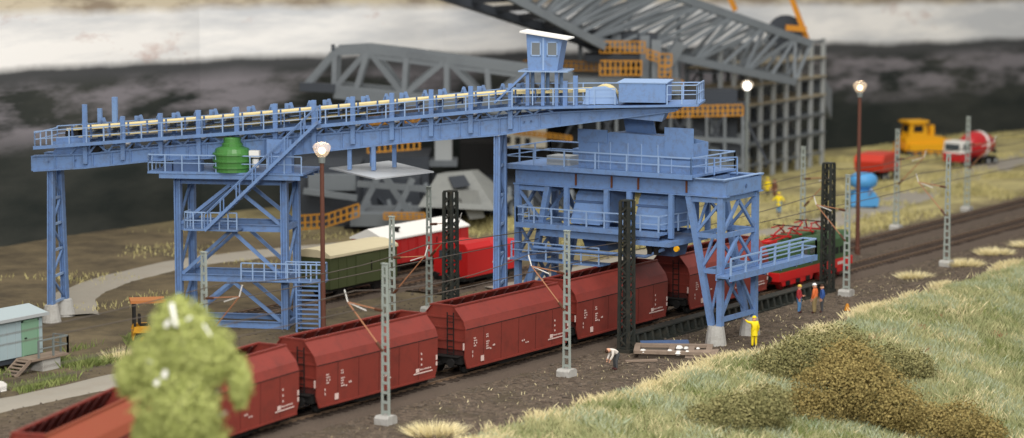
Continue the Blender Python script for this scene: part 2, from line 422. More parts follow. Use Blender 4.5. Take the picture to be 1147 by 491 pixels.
# ------------------------------------------------------------------ tracks
TZ = .30      # top of rail
sl_me = None
def track(path, bed=True):
    """path: list of (x, y); ballast bed, two rails and single sleepers follow it"""
    global sl_me
    pts = [Vector((x, y, 0)) for x, y in path]; base = pts[len(pts)//2].copy()
    cum = [0.]
    for a, b in zip(pts, pts[1:]): cum.append(cum[-1]+(b-a).length)
    def ev(s):
        for i in range(len(pts)-1):
            if s <= cum[i+1] or i == len(pts)-2:
                d = (pts[i+1]-pts[i]).normalized(); return pts[i]+d*(s-cum[i])-base, d, Vector((-d.y, d.x, 0))
    t = thing('railway_track', base); tag(t, kind='structure'); Lt = cum[-1]
    if bed:
        n = int(Lt/.7); prof = [(-2.3, -.12), (-1.75, .10), (-1.3, .14), (0, .13), (1.3, .14), (1.75, .10), (2.3, -.12)]; vs = []
        for i in range(n+1):
            p, d, nn = ev(Lt*i/n)
            for (yy, z) in prof:
                q = p+nn*(yy+random.uniform(-.1, .1)); vs.append((q.x, q.y, z+random.uniform(-.035, .035)))
        k = len(prof); b = MB(); b.add(vs, [(i*k+j, (i+1)*k+j, (i+1)*k+j+1, i*k+j+1) for i in range(n) for j in range(k-1)]); b.build('ballast_bed', 'ballast', t)
    rp = [(-.07, -.12), (.07, -.12), (.02, -.09), (.02, -.05), (.04, -.04), (.04, 0), (-.04, 0), (-.04, -.04), (-.02, -.05), (-.02, -.09)]
    for sy in (-.75, .75):
        b = MB(); vs = []; k = len(rp)
        for s_ in cum:
            p, d, nn = ev(s_)
            for (yy, z) in rp:
                q = p+nn*(sy+yy); vs.append((q.x, q.y, TZ+z))
        b.add(vs, [(i*k+j, (i+1)*k+j, (i+1)*k+(j+1) % k, i*k+(j+1) % k) for i in range(len(cum)-1) for j in range(k)]); b.build('rail', 'rail', t)
    if sl_me is None:
        b = MB(); b.prism([(-.13, 0), (.13, 0), (.13, .14), (.09, .17), (-.09, .17), (-.13, .14)], -1.3, 1.3, 'y')
        for sy in (-.75, .75): b.box(-.1, .1, sy-.14, sy+.14, .17, .185)
        o = b.build('sleeper', 'sleeper', t); sl_me = o.data; bpy.data.objects.remove(o)
    for i in range(min(290, int((Lt-.4)/.66))):
        p, d, nn = ev(.3+i*.66)
        o = bpy.data.objects.new('sleeper', sl_me); col.objects.link(o); o.parent = t; o.location = (p.x, p.y, .03); o.rotation_euler = (0, 0, math.atan2(d.y, d.x)+random.uniform(-.015, .015))
    return t
track([(x, 4.1-(x+3)**2/96) for x in range(-44, -3, 2)]+[(-3, 4.1), (60, 4.1), (135, 4.1)])
track([(50, 9.2), (100, 9.2), (165, 9.2)])
track([(22, 26.2), (34, 26.2), (46, 26.2)])
track([(34, 29.6), (45, 29.6), (56, 29.6)])
track([(36, 22.4), (43, 22.4), (50, 22.4)])

# dark girder bridge carrying the track over the unloading pit
def bridge():
    t = thing('track_bridge', (25, 1.15, 0), 0, 'dark steel plate girder with stiffener ribs beside the track under the gantry', 'bridge girder')
    Lb = 25.4
    P('web', 'darksteel', t, lambda b: b.box(0, Lb, .0, .10, -.3, .62))
    P('top_flange', 'darksteel', t, lambda b: b.box(-.1, Lb+.1, -.22, .55, .62, .70))
    P('bottom_flange', 'darksteel', t, lambda b: b.box(-.1, Lb+.1, -.42, .12, -.10, .02))
    n = 30
    for i in range(n):
        x = .3+i*(Lb-.6)/(n-1)
        P('stiffener', 'darksteel', t, lambda b: b.prism([(0, .03), (-.34, .03), (-.20, .61), (0, .61)], x-.11, x+.11, 'x'))
bridge()

# ------------------------------------------------------------------ hopper wagons
def dash_rows(b, x, z, rows, y, seedv, w=.12, h=.09):
    rr = random.Random(seedv)
    for r, row in enumerate(rows):
        xx = x
        for ch in row:
            if ch != ' ': b.box(xx, xx+w*rr.uniform(.6, .95), y-.006, y, z-r*h*1.6, z-r*h*1.6+h*rr.uniform(.75, 1.05))
            xx += w*1.15
WL = 10.4
def make_wagon(rustbrown=False):
    t = thing('hopper_wagon', (0, 0, 0))
    up_m = 'wagonorange' if rustbrown else 'wagon'
    # half widths
    W0, W1, W2, Z0, Z1, Z2, T = 1.45, 1.5, .74, .72, 2.86, 4.0, .06
    for s in (-1, 1):
        # lower side panel: long plate with raked lower ends
        def side(b):
            poly = [(.22, Z0), (WL-.22, Z0), (WL, Z0+.55), (WL, Z1), (0, Z1), (0, Z0+.55)]
            b.add([(x, s*(W0+(W1-W0)*(z-Z0)/(Z1-Z0)), z) for x, z in poly]+[(x, s*(W0-T+(W1-W0)*(z-Z0)/(Z1-Z0)), z) for x, z in poly],
                  [tuple(range(6)), tuple(range(11, 5, -1))]+[(i, (i+1) % 6, 6+(i+1) % 6, 6+i) for i in range(6)])
        sp = P('side_panel', 'wagon', t, side)
        P('seam', 'black', sp, lambda b: b.box(.02, WL-.02, min(s*W1, s*(W1+.012)), max(s*W1, s*(W1+.012)), Z1-.05, Z1-.012))
        P('flap_edge', 'wagon', sp, lambda b: b.beam((.25, s*(W0+.03), Z0+.05), (WL-.25, s*(W0+.03), Z0+.05), .07, .09))
        for k in range(1, 6):
            x = WL*k/6
            P('joint', 'wagonin', sp, lambda b: b.beam((x, s*(W0+.008), Z0+.12), (x, s*(W1+.004), Z1-.08), .02, .012, up=(0, 1, 0)))
        up = MB()
        up.add([(0, s*W1, Z1), (WL, s*W1, Z1), (WL, s*(W1-.14), Z1+.42), (WL, s*W2, Z2), (0, s*W2, Z2), (0, s*(W1-.14), Z1+.42)]+
               [(0, s*(W1-T), Z1), (WL, s*(W1-T), Z1), (WL, s*(W1-.14-T), Z1+.42), (WL, s*(W2-T), Z2), (0, s*(W2-T), Z2), (0, s*(W1-.14-T), Z1+.42)],
               [(0, 1, 2, 5), (5, 2, 3, 4), (6, 11, 8, 7), (11, 10, 9, 8), (4, 3, 9, 10), (0, 5, 11, 6), (5, 4, 10, 11), (1, 7, 8, 2), (2, 8, 9, 3)])
        upo = up.build('upper_panel', up_m if s < 0 else 'wagon', t, 'orange-brown upper panel' if rustbrown and s < 0 else None)
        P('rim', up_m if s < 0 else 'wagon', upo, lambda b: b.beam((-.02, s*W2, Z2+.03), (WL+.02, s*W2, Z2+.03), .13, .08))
        # interior ribs
        for k in range(9):
            x = .8+k*(WL-1.6)/8
            P('rib', 'wagonin', upo, lambda b: b.beam((x, s*(W2-.09), Z2-.02), (x, s*(W1-.18), Z1+.2), .14, .1, up=(0, 1, 0)))
    for e, x in ((-1, .16), (1, WL-.16)):
        def end(b):
            poly = [(-W1+.02, 1.7), (W1-.02, 1.7), (W1-.02, Z1), (W1-.15, Z1+.42), (W2-.02, Z2+.02), (-W2+.02, Z2+.02), (-W1+.15, Z1+.42), (-W1+.02, Z1)]
            b.prism(poly, x-.04, x+.04, 'x')
            # hopper slope below
            b.add([(x-.03, -W0+.05, 1.7), (x-.03, W0-.05, 1.7), (x-e*1.3, W0-.05, .95), (x-e*1.3, -W0+.05, .95)], [(0, 1, 2, 3)])
        en = P('end_wall', 'wagon', t, end)
        for z in (2.2, 2.86, 3.4):
            P('end_rib', 'wagon', en, lambda b: b.beam((x+e*.07, -W1+.12 if z < 3 else -1.2, z), (x+e*.07, W1-.12 if z < 3 else 1.2, z), .08, .09))
        P('end_rim', 'wagon', en, lambda b: b.beam((x, -W2, Z2+.03), (x, W2, Z2+.03), .14, .08))
        def ladder(b):
            for yy in (-.75, -.35): b.beam((x+e*.2, yy, 1.0), (x+e*.2, yy, 3.7), .045)
            for k in range(8): b.beam((x+e*.2, -.75, 1.2+k*.33), (x+e*.2, -.35, 1.2+k*.33), .04)
        P('ladder', 'black', t, ladder)
        P('headstock', 'black', t, lambda b: b.box(min(x-e*.5, x+e*.25), max(x-e*.5, x+e*.25), -1.25, 1.25, .95, 1.3))
        P('platform', 'black', t, lambda b: b.box(min(x-e*.1, x+e*.5), max(x-e*.1, x+e*.5), -1.2, 1.2, 1.34, 1.39))
        for yy in (-.87, .87):
            P('buffer', 'black', t, lambda b: b.lathe([(.1, 0), (.1, .38), (.24, .39), (.24, .45)], (x+e*.25, yy, 1.08), 12, 'x') if e > 0 else b.lathe([(.24, -.45), (.24, -.39), (.1, -.38), (.1, 0)], (x+e*.25, yy, 1.08), 12, 'x'))
        P('coupling', 'black', t, lambda b: b.box(min(x, x+e*1.0), max(x, x+e*1.0), -.1, .1, .88, 1.05))
        P('headlamp_plate', 'marking', t, lambda b: b.box(x+e*.13-.02, x+e*.13+.02, -W1+.03, -W1+.19, 1.72, 2.1))
    def frame(b):
        b.box(.5, WL-.5, -.9, .9, .75, 1.0)
        b.prism([(1.5, .8), (WL-1.5, .8), (WL/2+1.2, .42), (WL/2-1.2, .42)], -1.2, 1.2, 'y')
    P('underframe', 'black', t, frame)
    for bx in (1.9, WL-1.9):
        bo = P('bogie', 'black', t, lambda b: b.box(bx-1.5, bx+1.5, -1.12, -1.0, .48, .74).box(bx-1.5, bx+1.5, 1.0, 1.12, .48, .74).box(bx-.2, bx+.2, -1.1, 1.1, .55, .75))
        for wx in (bx-.95, bx+.95):
            P('wheelset', 'black', bo, lambda b: b.lathe([(.45, -.86), (.45, -.74), (.42, -.72), (.08, -.70), (.08, .70), (.42, .72), (.45, .74), (.45, .86)], (wx, 0, TZ+.44), 16, 'y'))
    # interior floor (saddle)
    P('saddle_floor', 'wagonin', t, lambda b: b.prism([(-W0+.08, 1.0), (W0-.08, 1.0), (W1-.1, 1.25), (.1, 3.3), (-.1, 3.3), (-W1+.1, 1.25)], .2, WL-.2, 'x'))
    y = -(W0+.05)
    def marks(b):
        # block of small lettering near the left end, single plates, line at the right end
        y2 = -(W1+.012)
        dash_rows(b, .75, 2.25, ['xx', 'xxx', 'x x', 'xx'], y2, 3, .1, .085)
        dash_rows(b, .62, 1.5, ['x', 'x'], y2+.01, 8, .1, .13)
        dash_rows(b, 1.95, 2.30, ['xx', 'xx', '', 'xxx', 'xx', 'xx', 'xxx'], y2, 4, .1, .08)
        dash_rows(b, 2.35, 1.62, ['  xx', 'x'], y2+.01, 5, .11, .09)
        b.box(1.45, 1.75, y2+.008, y2+.022, .95, 1.25)
        dash_rows(b, 5.5, 1.45, ['xx', '  xx'], y2+.01, 9, .16, .09)
        for k in range(3): b.box(WL-1.55, WL-1.45, y2, y2+.012, 2.1-k*.28, 2.2-k*.28)
        b.box(WL-2.0, WL-1.7, y2+.006, y2+.018, 1.22, 1.42); b.box(WL-2.2, WL-.5, y2+.008, y2+.02, 1.13, 1.19)
        dash_rows(b, WL-1.65, 1.3, ['xxxxxxx'], y2+.008, 6, .13, .08)
        b.box(WL-.2, WL-.06, y2, y2+.012, 1.65, 1.9); b.box(WL-.2, WL-.06, y2+.004, y2+.016, 1.35, 1.55)
    P('lettering', 'marking', t, marks)
    return t
TY = 4.1
wg = make_wagon()
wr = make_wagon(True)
spots = [(-26.2, 'orange-topped red-brown open hopper wagon in the lower left corner, nearest of the train'),
         (-14.1, 'red-brown hopper wagon half hidden by the blurred tree'),
         (-2.1, 'red-brown hopper wagon right of the tree, behind the nearest lattice mast'),
         (10.9, 'red-brown hopper wagon in the middle, left of the second lattice mast'),
         (22.2, 'red-brown hopper wagon behind the dark tower mast'),
         (35.3, 'red-brown hopper wagon behind the blue gantry leg')]
for i, (x, lab) in enumerate(spots):
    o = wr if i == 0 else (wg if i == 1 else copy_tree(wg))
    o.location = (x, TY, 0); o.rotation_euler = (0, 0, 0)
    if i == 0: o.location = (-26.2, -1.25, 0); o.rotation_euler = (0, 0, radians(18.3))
    if i == 1: o.location = (-14.0, 3.0, 0); o.rotation_euler = (0, 0, radians(6))
    tag(o, lab, 'freight wagon', 'hopper wagons of the long train')

# ------------------------------------------------------------------ electric locomotive behind the gantry walkway
def loco():
    t = thing('electric_locomotive', (47.3, TY, 0), 0, 'green electric locomotive with red chassis and red roof pantographs', 'locomotive')
    LL = 13.2; t.scale = (.83, 1, 1)
    P('chassis', 'red_bright', t, lambda b: b.box(0, LL, -1.45, 1.45, .95, 1.5))
    for x0, x1 in ((.4, 6.1), (7.0, 12.8)):
        bo = P('bogie', 'red_bright', t, lambda b: b.prism([(x0, .95), (x0+.3, .6), (x1-.3, .6), (x1, .95)], -1.42, -1.25, 'y').prism([(x0, .95), (x0+.3, .6), (x1-.3, .6), (x1, .95)], 1.25, 1.42, 'y').box(x0+.3, x1-.3, -1.2, 1.2, .7, .9))
        for k in range(3):
            wx = x0+1.1+k*(x1-x0-2.2)/2
            P('wheelset', 'red_wagon', bo, lambda b: b.lathe([(.6, -1.0), (.6, -.8), (.1, -.78), (.1, .78), (.6, .8), (.6, 1.0)], (wx, 0, TZ+.58), 18, 'y'))
            P('spring_box', 'black', bo, lambda b: b.box(wx-.3, wx+.3, -1.5, -1.43, .62, .9))
    # long low hoods and raised middle cab
    hood = [(-1.38, 1.5), (1.38, 1.5), (1.38, 2.85), (1.1, 3.25), (-1.1, 3.25), (-1.38, 2.85)]
    P('hood', 'loco_green', t, lambda b: b.prism(hood, .3, 3.6, 'x'))
    P('hood', 'loco_green', t, lambda b: b.prism(hood, 9.6, LL-.3, 'x'))
    cabp = [(-1.42, 1.5), (1.42, 1.5), (1.42, 3.0), (1.15, 3.35), (-1.15, 3.35), (-1.42, 3.0)]
    cab = P('cab', 'loco_green', t, lambda b: b.prism(cabp, 3.6, 9.6, 'x'))
    for x in (4.0, 5.4):
        P('window', 'window', cab, lambda b: b.box(x, x+.9, -1.45, -1.40, 2.3, 2.85))
    for x in (.9, 1.7, 2.5, 10.2, 11.0, 11.8):
        P('louvre', 'black', t, lambda b: b.box(x, x+.5, -1.41, -1.36, 1.85, 2.3))
    P('roof_equipment', 'loco_green', t, lambda b: b.box(4.6, 8.6, -.6, .6, 3.36, 3.55))
    for px, dr in ((4.6, 1), (8.6, -1)):
        pg = P('pantograph', 'red_wagon', t, lambda b: (b.box(px-1.0, px-.8, -.75, .75, 3.5, 3.6).box(px+.8, px+1.0, -.75, .75, 3.5, 3.6), b.beam((px-.9, -.5, 3.62), (px+.3*dr, -.35, 4.05), .08), b.beam((px+.9, -.5, 3.62), (px-.3*dr, -.35, 4.05), .08),
              b.beam((px-.9, .5, 3.62), (px+.3*dr, .35, 4.05), .08), b.beam((px+.9, .5, 3.62), (px-.3*dr, .35, 4.05), .08), b.beam((px-1.1, -.6, 4.08), (px+1.1, -.6, 4.08), .07), b.beam((px-1.1, .6, 4.08), (px+1.1, .6, 4.08), .07)))
        P('contact_strip', 'black', pg, lambda b: b.beam((px, -.95, 4.16), (px, .95, 4.16), .14, .06))
        for yy in (-.6, .6):
            P('insulator', 'insul', pg, lambda b: b.lathe([(.07, 0), (.12, .04), (.07, .08), (.12, .12), (.07, .16)], (px-.8, yy, 3.36), 8))
    P('bus_bar', 'red_bright', t, lambda b: b.beam((.8, -.3, 3.4), (4, -.3, 3.5), .08).beam((.8, .3, 3.4), (4, .3, 3.5), .08).box(.9, 2.2, -.35, .35, 3.26, 3.4))
    for e, x in ((-1, 0), (1, LL)):
        for yy in (-.87, .87):
            P('buffer', 'black', t, lambda b: b.lathe([(.1, 0), (.1, .4), (.25, .41), (.25, .48)] if e > 0 else [(.25, -.48), (.25, -.41), (.1, -.4), (.1, 0)], (x, yy, 1.15), 12, 'x'))
        P('headlamp', 'white', t, lambda b: b.lathe([(.13, -.02), (.13, .05)], (x+e*(-.26), -.7, 1.75), 10, 'x'))
    P('number_plate', 'marking', t, lambda b: b.box(10.4, 11.4, -1.475, -1.455, 1.1, 1.3))
loco()

# ------------------------------------------------------------------ background wagons
def van(loc, rz, L_, H, body_m, roof_m, label, gable=False, hl=None):
    t = thing('goods_van', loc, rz, label, 'goods wagon', 'wagons standing on the rear sidings')
    P('body', body_m, t, lambda b: b.box(0, L_, -1.4, 1.4, 1.0, H))
    if gable: rp = [(-1.5, H), (1.5, H), (1.5, H+.1), (.0, H+.75), (-1.5, H+.1)]
    else: rp = [(-1.5, H), (1.5, H), (1.48, H+.16), (1.1, H+.38), (.4, H+.5), (-.4, H+.5), (-1.1, H+.38), (-1.48, H+.16)]
    ro = P('roof', roof_m, t, lambda b: b.prism(rp, -.1, L_+.1, 'x'))
    if hl: P('roof_vent', 'black', ro, lambda b: b.lathe([(.2, 0), (.2, .3), (.3, .32), (.3, .4)], (hl, -.75, H+.3), 10))
    n = int(L_/.9)
    for k in range(n+1):
        P('plank_strip', body_m, t, lambda b: b.box(k*L_/n-.035, k*L_/n+.035, -1.44, -1.38, 1.0, H-.02))
    d = P('door', body_m, t, lambda b: b.box(L_*.38, L_*.62, -1.47, -1.42, 1.05, H-.12))
    P('handle', 'black', d, lambda b: b.beam((L_*.6, -1.5, 1.8), (L_*.6, -1.5, 2.4), .05))
    P('solebar', 'black', t, lambda b: b.box(0, L_, -1.2, 1.2, .8, 1.0))
    for wx in (1.6, L_-1.6):
        P('axle_guard', 'black', t, lambda b: b.box(wx-.5, wx+.5, -1.15, -.95, .4, .85))
        P('wheelset', 'black', t, lambda b: b.lathe([(.47, -.86), (.47, -.74), (.08, -.7), (.08, .7), (.47, .74), (.47, .86)], (wx, 0, TZ+.47), 16, 'y'))
    for e, x in ((-1, 0), (1, L_)):
        for yy in (-.87, .87):
            P('buffer', 'black', t, lambda b: b.lathe([(.09, 0), (.09, .4), (.22, .41), (.22, .47)] if e > 0 else [(.22, -.47), (.22, -.41), (.09, -.4), (.09, 0)], (x, yy, 1.0), 10, 'x'))
van((28.6, 26.2, 0), 0, 7.2, 3.0, 'green_wagon', 'tan', 'dark green goods wagon with pale tan roof beside the brown lamp post')
van((39.3, 29.6, 0), 0, 10.0, 2.7, 'red_wagon', 'white', 'red goods wagon with pitched white roof and small chimney', True, 2.2)
def redbox():
    t = thing('diesel_locomotive', (38.6, 22.4, 0), 0, 'bright red small locomotive standing behind the dark tower mast', 'locomotive')
    b = P('body', 'red_bright', t, lambda b: b.prism([(-1.35, .85), (1.35, .85), (1.35, 2.7), (1.1, 3.05), (-1.1, 3.05), (-1.35, 2.7)], 0, 3.0, 'x'))
    P('hood', 'red_bright', t, lambda b: b.prism([(-1.25, .85), (1.25, .85), (1.25, 2.45), (1.0, 2.75), (-1.0, 2.75), (-1.25, 2.45)], 3.0, 6.6, 'x'))
    P('window', 'window', b, lambda q: q.box(-.03, .03, -.9, .9, 2.0, 2.55))
    P('frame', 'black', t, lambda q: q.box(-.2, 6.8, -1.2, 1.2, .6, .84))
    for wx in (1.2, 3.3, 5.4): P('wheelset', 'black', t, lambda q: q.lathe([(.45, -.9), (.45, -.75), (.08, -.7), (.08, .7), (.45, .75), (.45, .9)], (wx, 0, TZ+.45), 16, 'y'))
    P('stripe', 'white', t, lambda q: q.box(3.1, 6.5, -1.275, -1.255, 1.5, 1.62))
    for yy in (-.8, .8): P('buffer', 'black', t, lambda b: b.lathe([(.22, -.47), (.22, -.41), (.09, -.4), (.09, 0)], (-.2, yy, 1.0), 10, 'x'))
redbox()
def rebase(t, base):
    """parts were written in world coordinates: move the origin of the thing to its base"""
    M = Matrix.Translation(-Vector(base)); seen = set()
    def go(o):
        for c in o.children:
            if c.data is not None and c.data.name not in seen: seen.add(c.data.name); c.data.transform(M)
            go(c)
    go(t); t.location = base
# ------------------------------------------------------------------ catenary masts
def lattice_mast(x, y, H, label, arm=1, base_z=0., lean=0., cat='catenary mast'):
    t = thing('catenary_mast', (x, y, base_z), 0, label, 'catenary mast', 'pale lattice masts along the tracks')
    P('base', 'concrete', t, lambda b: b.prism([(-.42, -.3), (.42, -.3), (.42, .22), (.3, .34), (-.3, .34), (-.42, .22)], -.4, .4, 'y'))
    wb, wt, d = .20, .11, .12
    for s in (-1, 1):
        P('post', 'mastgrey', t, lambda b: b.beam((0, s*wb, .3), (0, s*wt, H), .10, .10, up=(1, 0, 0)))
    def rungs(b):
        n = 15
        for k in range(n+1):
            f = k/n; wv = wb+(wt-wb)*f; z = .5+(H-.6)*f
            b.box(-.052, -.03, -wv, wv, z-.06, z+.06); b.box(.03, .052, -wv, wv, z-.06, z+.06)
    P('lattice', 'mastgrey', t, rungs)
    P('cap', 'mastgrey', t, lambda b: b.box(-.1, .1, -.18, .18, H, H+.05))
    if arm:
        a = arm
        st = P('strut', 'armorange', t, lambda b: b.tube((0, a*.45, 3.85), (0, a*2.25, 5.75), .034, n=6))
        P('insulator', 'insul', st, lambda b: b.tube((0, a*.12, 3.5), (0, a*.5, 3.9), .085, n=8))
        st2 = P('tie', 'armorange', t, lambda b: b.tube((0, a*.5, 5.55), (0, a*2.25, 5.75), .03, n=6))
        P('insulator', 'insul', st2, lambda b: b.tube((0, a*.12, 5.5), (0, a*.6, 5.55), .08, n=8))
        P('steady_arm', 'white', t, lambda b: b.tube((0, a*2.25, 5.75), (.1, a*1.2, 5.4), .03, n=6).tube((0, a*2.25, 5.75), (0, a*2.45, 6.35), .03, n=6))
    return t
lattice_mast(0, 0, 7.8, 'pale lattice mast in front of the red-brown wagon nearest the tree')
lattice_mast(15.8, -.65, 7.8, 'pale lattice mast in the middle in front of the train')
lattice_mast(50.6, -.57, 7.8, 'pale lattice mast right of the dark tower mast by the green locomotive')
lattice_mast(67.2, -.4, 7.8, 'pale lattice mast with grass tufts at its foot, right foreground')
lattice_mast(-1.5, 10.1, 7.8, 'pale lattice mast rising behind the blurred tree', -1)
lattice_mast(16.0, 11.0, 7.8, 'pale lattice mast behind the train beside the green wagon', -1)
lattice_mast(29.9, 18.1, 7.8, 'thin pale mast in front of the red wagon with white roof', -1)
lattice_mast(67.0, 10.8, 7.8, 'pale mast left of the blue machine, behind the locomotive', -1)
lattice_mast(84.4, 11.3, 7.8, 'pale mast in front of the orange dozer', -1)
lattice_mast(99.1, 11.6, 7.8, 'pale mast farthest right in front of the mixer truck', -1)

def tower_mast(x, y, H, label, wd=.62):
    t = thing('tower_mast', (x, y, 0), 0, label, 'tower mast', 'dark lattice tower masts')
    h = wd/2
    for sx in (-1, 1):
        for sy in (-1, 1):
            P('post', 'darksteel', t, lambda b: b.beam((sx*h, sy*h, -.2), (sx*h*.86, sy*h*.86, H), .16, .16, up=(0, 1, 0)))
    n = 16
    for face in range(4):
        a = face*pi/2
        def lat(b):
            for k in range(n):
                z0, z1 = .2+(H-.4)*k/n, .2+(H-.4)*(k+1)/n; s = 1 if k % 2 else -1
                f0, f1 = 1-.14*z0/H, 1-.14*z1/H
                p = Vector((-s*h*f0, -h*f0, z0)); q = Vector((s*h*f1, -h*f1, z1))
                R = Matrix.Rotation(a, 3, 'Z'); b.beam(R@p, R@q, .09, .05, up=R@Vector((0, 1, 0)))
                if k % 4 == 0: b.beam(R@Vector((-h*f0, -h*f0, z0)), R@Vector((h*f0, -h*f0, z0)), .09, .05, up=R@Vector((0, 1, 0)))
        P('lattice', 'darksteel', t, lat)
    P('cap', 'darksteel', t, lambda b: b.box(-h, h, -h, h, H, H+.08))
    P('foot', 'darksteel', t, lambda b: b.box(-h-.15, h+.15, -h-.15, h+.15, -.2, .12))
    return t
tower_mast(24.2, .55, 8.55, 'dark lattice tower mast in front of the train, left of the gantry')
tower_mast(51.4, 1.2, 8.4, 'dark lattice tower mast in front of the green locomotive')
tower_mast(23.9, 12.4, 8.4, 'dark lattice tower mast behind the train before the bright red locomotive')

# ------------------------------------------------------------------ overhead wires
def wire(pts, label, sag=.25):
    b = MB()
    for p, q in zip(pts, pts[1:]):
        p, q = Vector(p), Vector(q); n = 6; L = [p.lerp(q, i/n)-Vector((0, 0, sag*4*(i/n)*(1-i/n))) for i in range(n+1)]
        b.pipe(L, .026, 4)
    o = b.build('overhead_wire', 'wire'); tag(o, label, 'overhead wire', 'catenary wires')
xs = [-45, 0, 15.8, 50.6, 67.2, 135]
wire([(x, 1.7, 5.4) for x in xs], 'contact wire strung from the front lattice masts along the train', .05)
wire([(x, 1.8, 6.35) for x in xs], 'sagging messenger wire above the train', .5)
xf = [-45, -1.5, 16, 67, 84.4, 99.1, 150]
wire([(x, 9.2, 5.4) for x in xf], 'contact wire strung from the rear lattice masts', .05)
wire([(x, 8.8, 6.35) for x in xf], 'sagging messenger wire of the rear lattice masts', .5)

# ------------------------------------------------------------------ street lamps
def lamp(x, y, H, post_m, label, warm=True, r=.15):
    t = thing('yard_lamp', (x, y, 0), 0, label, 'yard lamp', 'lit yard lamps')
    P('post', post_m, t, lambda b: b.lathe([(r*1.25, -.1), (r*1.25, .5), (r, .55), (r*.8, H-.9)], n=10))
    P('collar', 'lampgrey', t, lambda b: b.lathe([(r*1.2, H-.95), (r*1.3, H-.7), (.2, H-.62)], n=12))
    hd = P('lamp_shade', 'lampglass', t, lambda b: b.lathe([(.2, H-.64), (.36, H-.45), (.48, H-.2), (.5, H-.05), (.42, H+.08), (.26, H+.17), (.05, H+.2)], n=24), smooth=True)
    P('bulb', 'bulbwarm' if warm else 'bulbwhite', hd, lambda b: b.sphere((0, 0, H-.28), .2 if warm else .34), smooth=True)
    l = bpy.data.lights.new('lamp_light', 'POINT'); l.energy = 120 if warm else 80; l.color = (1, .78, .5) if warm else (1, .97, .9); l.shadow_soft_size = .3
    lo = bpy.data.objects.new('lamp_light', l); col.objects.link(lo); lo.parent = t; lo.location = (0, 0, H+.75)
lamp(10.9, 12.0, 12.15, 'lampbrown', 'lit yard lamp on brown post in front of the blue tower')
lamp(68.9, 7.3, 12.4, 'lampbrown', 'lit yard lamp on tall brown post beside the blue machine', r=.16)
lamp(88.1, 26.5, 10.7, 'lampgrey', 'white glowing yard lamp on grey post in front of the scaffold grid', False, .13)

# ------------------------------------------------------------------ blue inclined conveyor bridge (local x along it, y away)
def pl(tab):
    def f(s):
        if s <= tab[0][0]: return tab[0][1]
        for (a, za), (b, zb) in zip(tab, tab[1:]):
            if s <= b: return za+(zb-za)*(s-a)/(b-a)
        return tab[-1][1]
    return f
GT = [(-.8, 10.15), (2.5, 10.32), (6.7, 10.78), (13.8, 11.42), (22.4, 12.24), (30.9, 13.2), (38.0, 13.62)]
GB = [(-.8, 9.25), (2.5, 9.5), (6.7, 10.0), (15.4, 10.52), (22.4, 11.36), (27.5, 11.83), (31, 12.4), (37.4, 13.3), (38.0, 13.4)]
zt, zb = pl(GT), pl(GB)
zd = pl([(-.8, 10.72), (10, 11.6), (20, 12.55), (28.5, 13.5), (39.4, 13.86)])
zbelt = pl([(-.8, 11.55), (5, 12.02), (13.8, 12.84), (22.4, 13.72), (27.7, 14.22), (33.5, 14.45)])
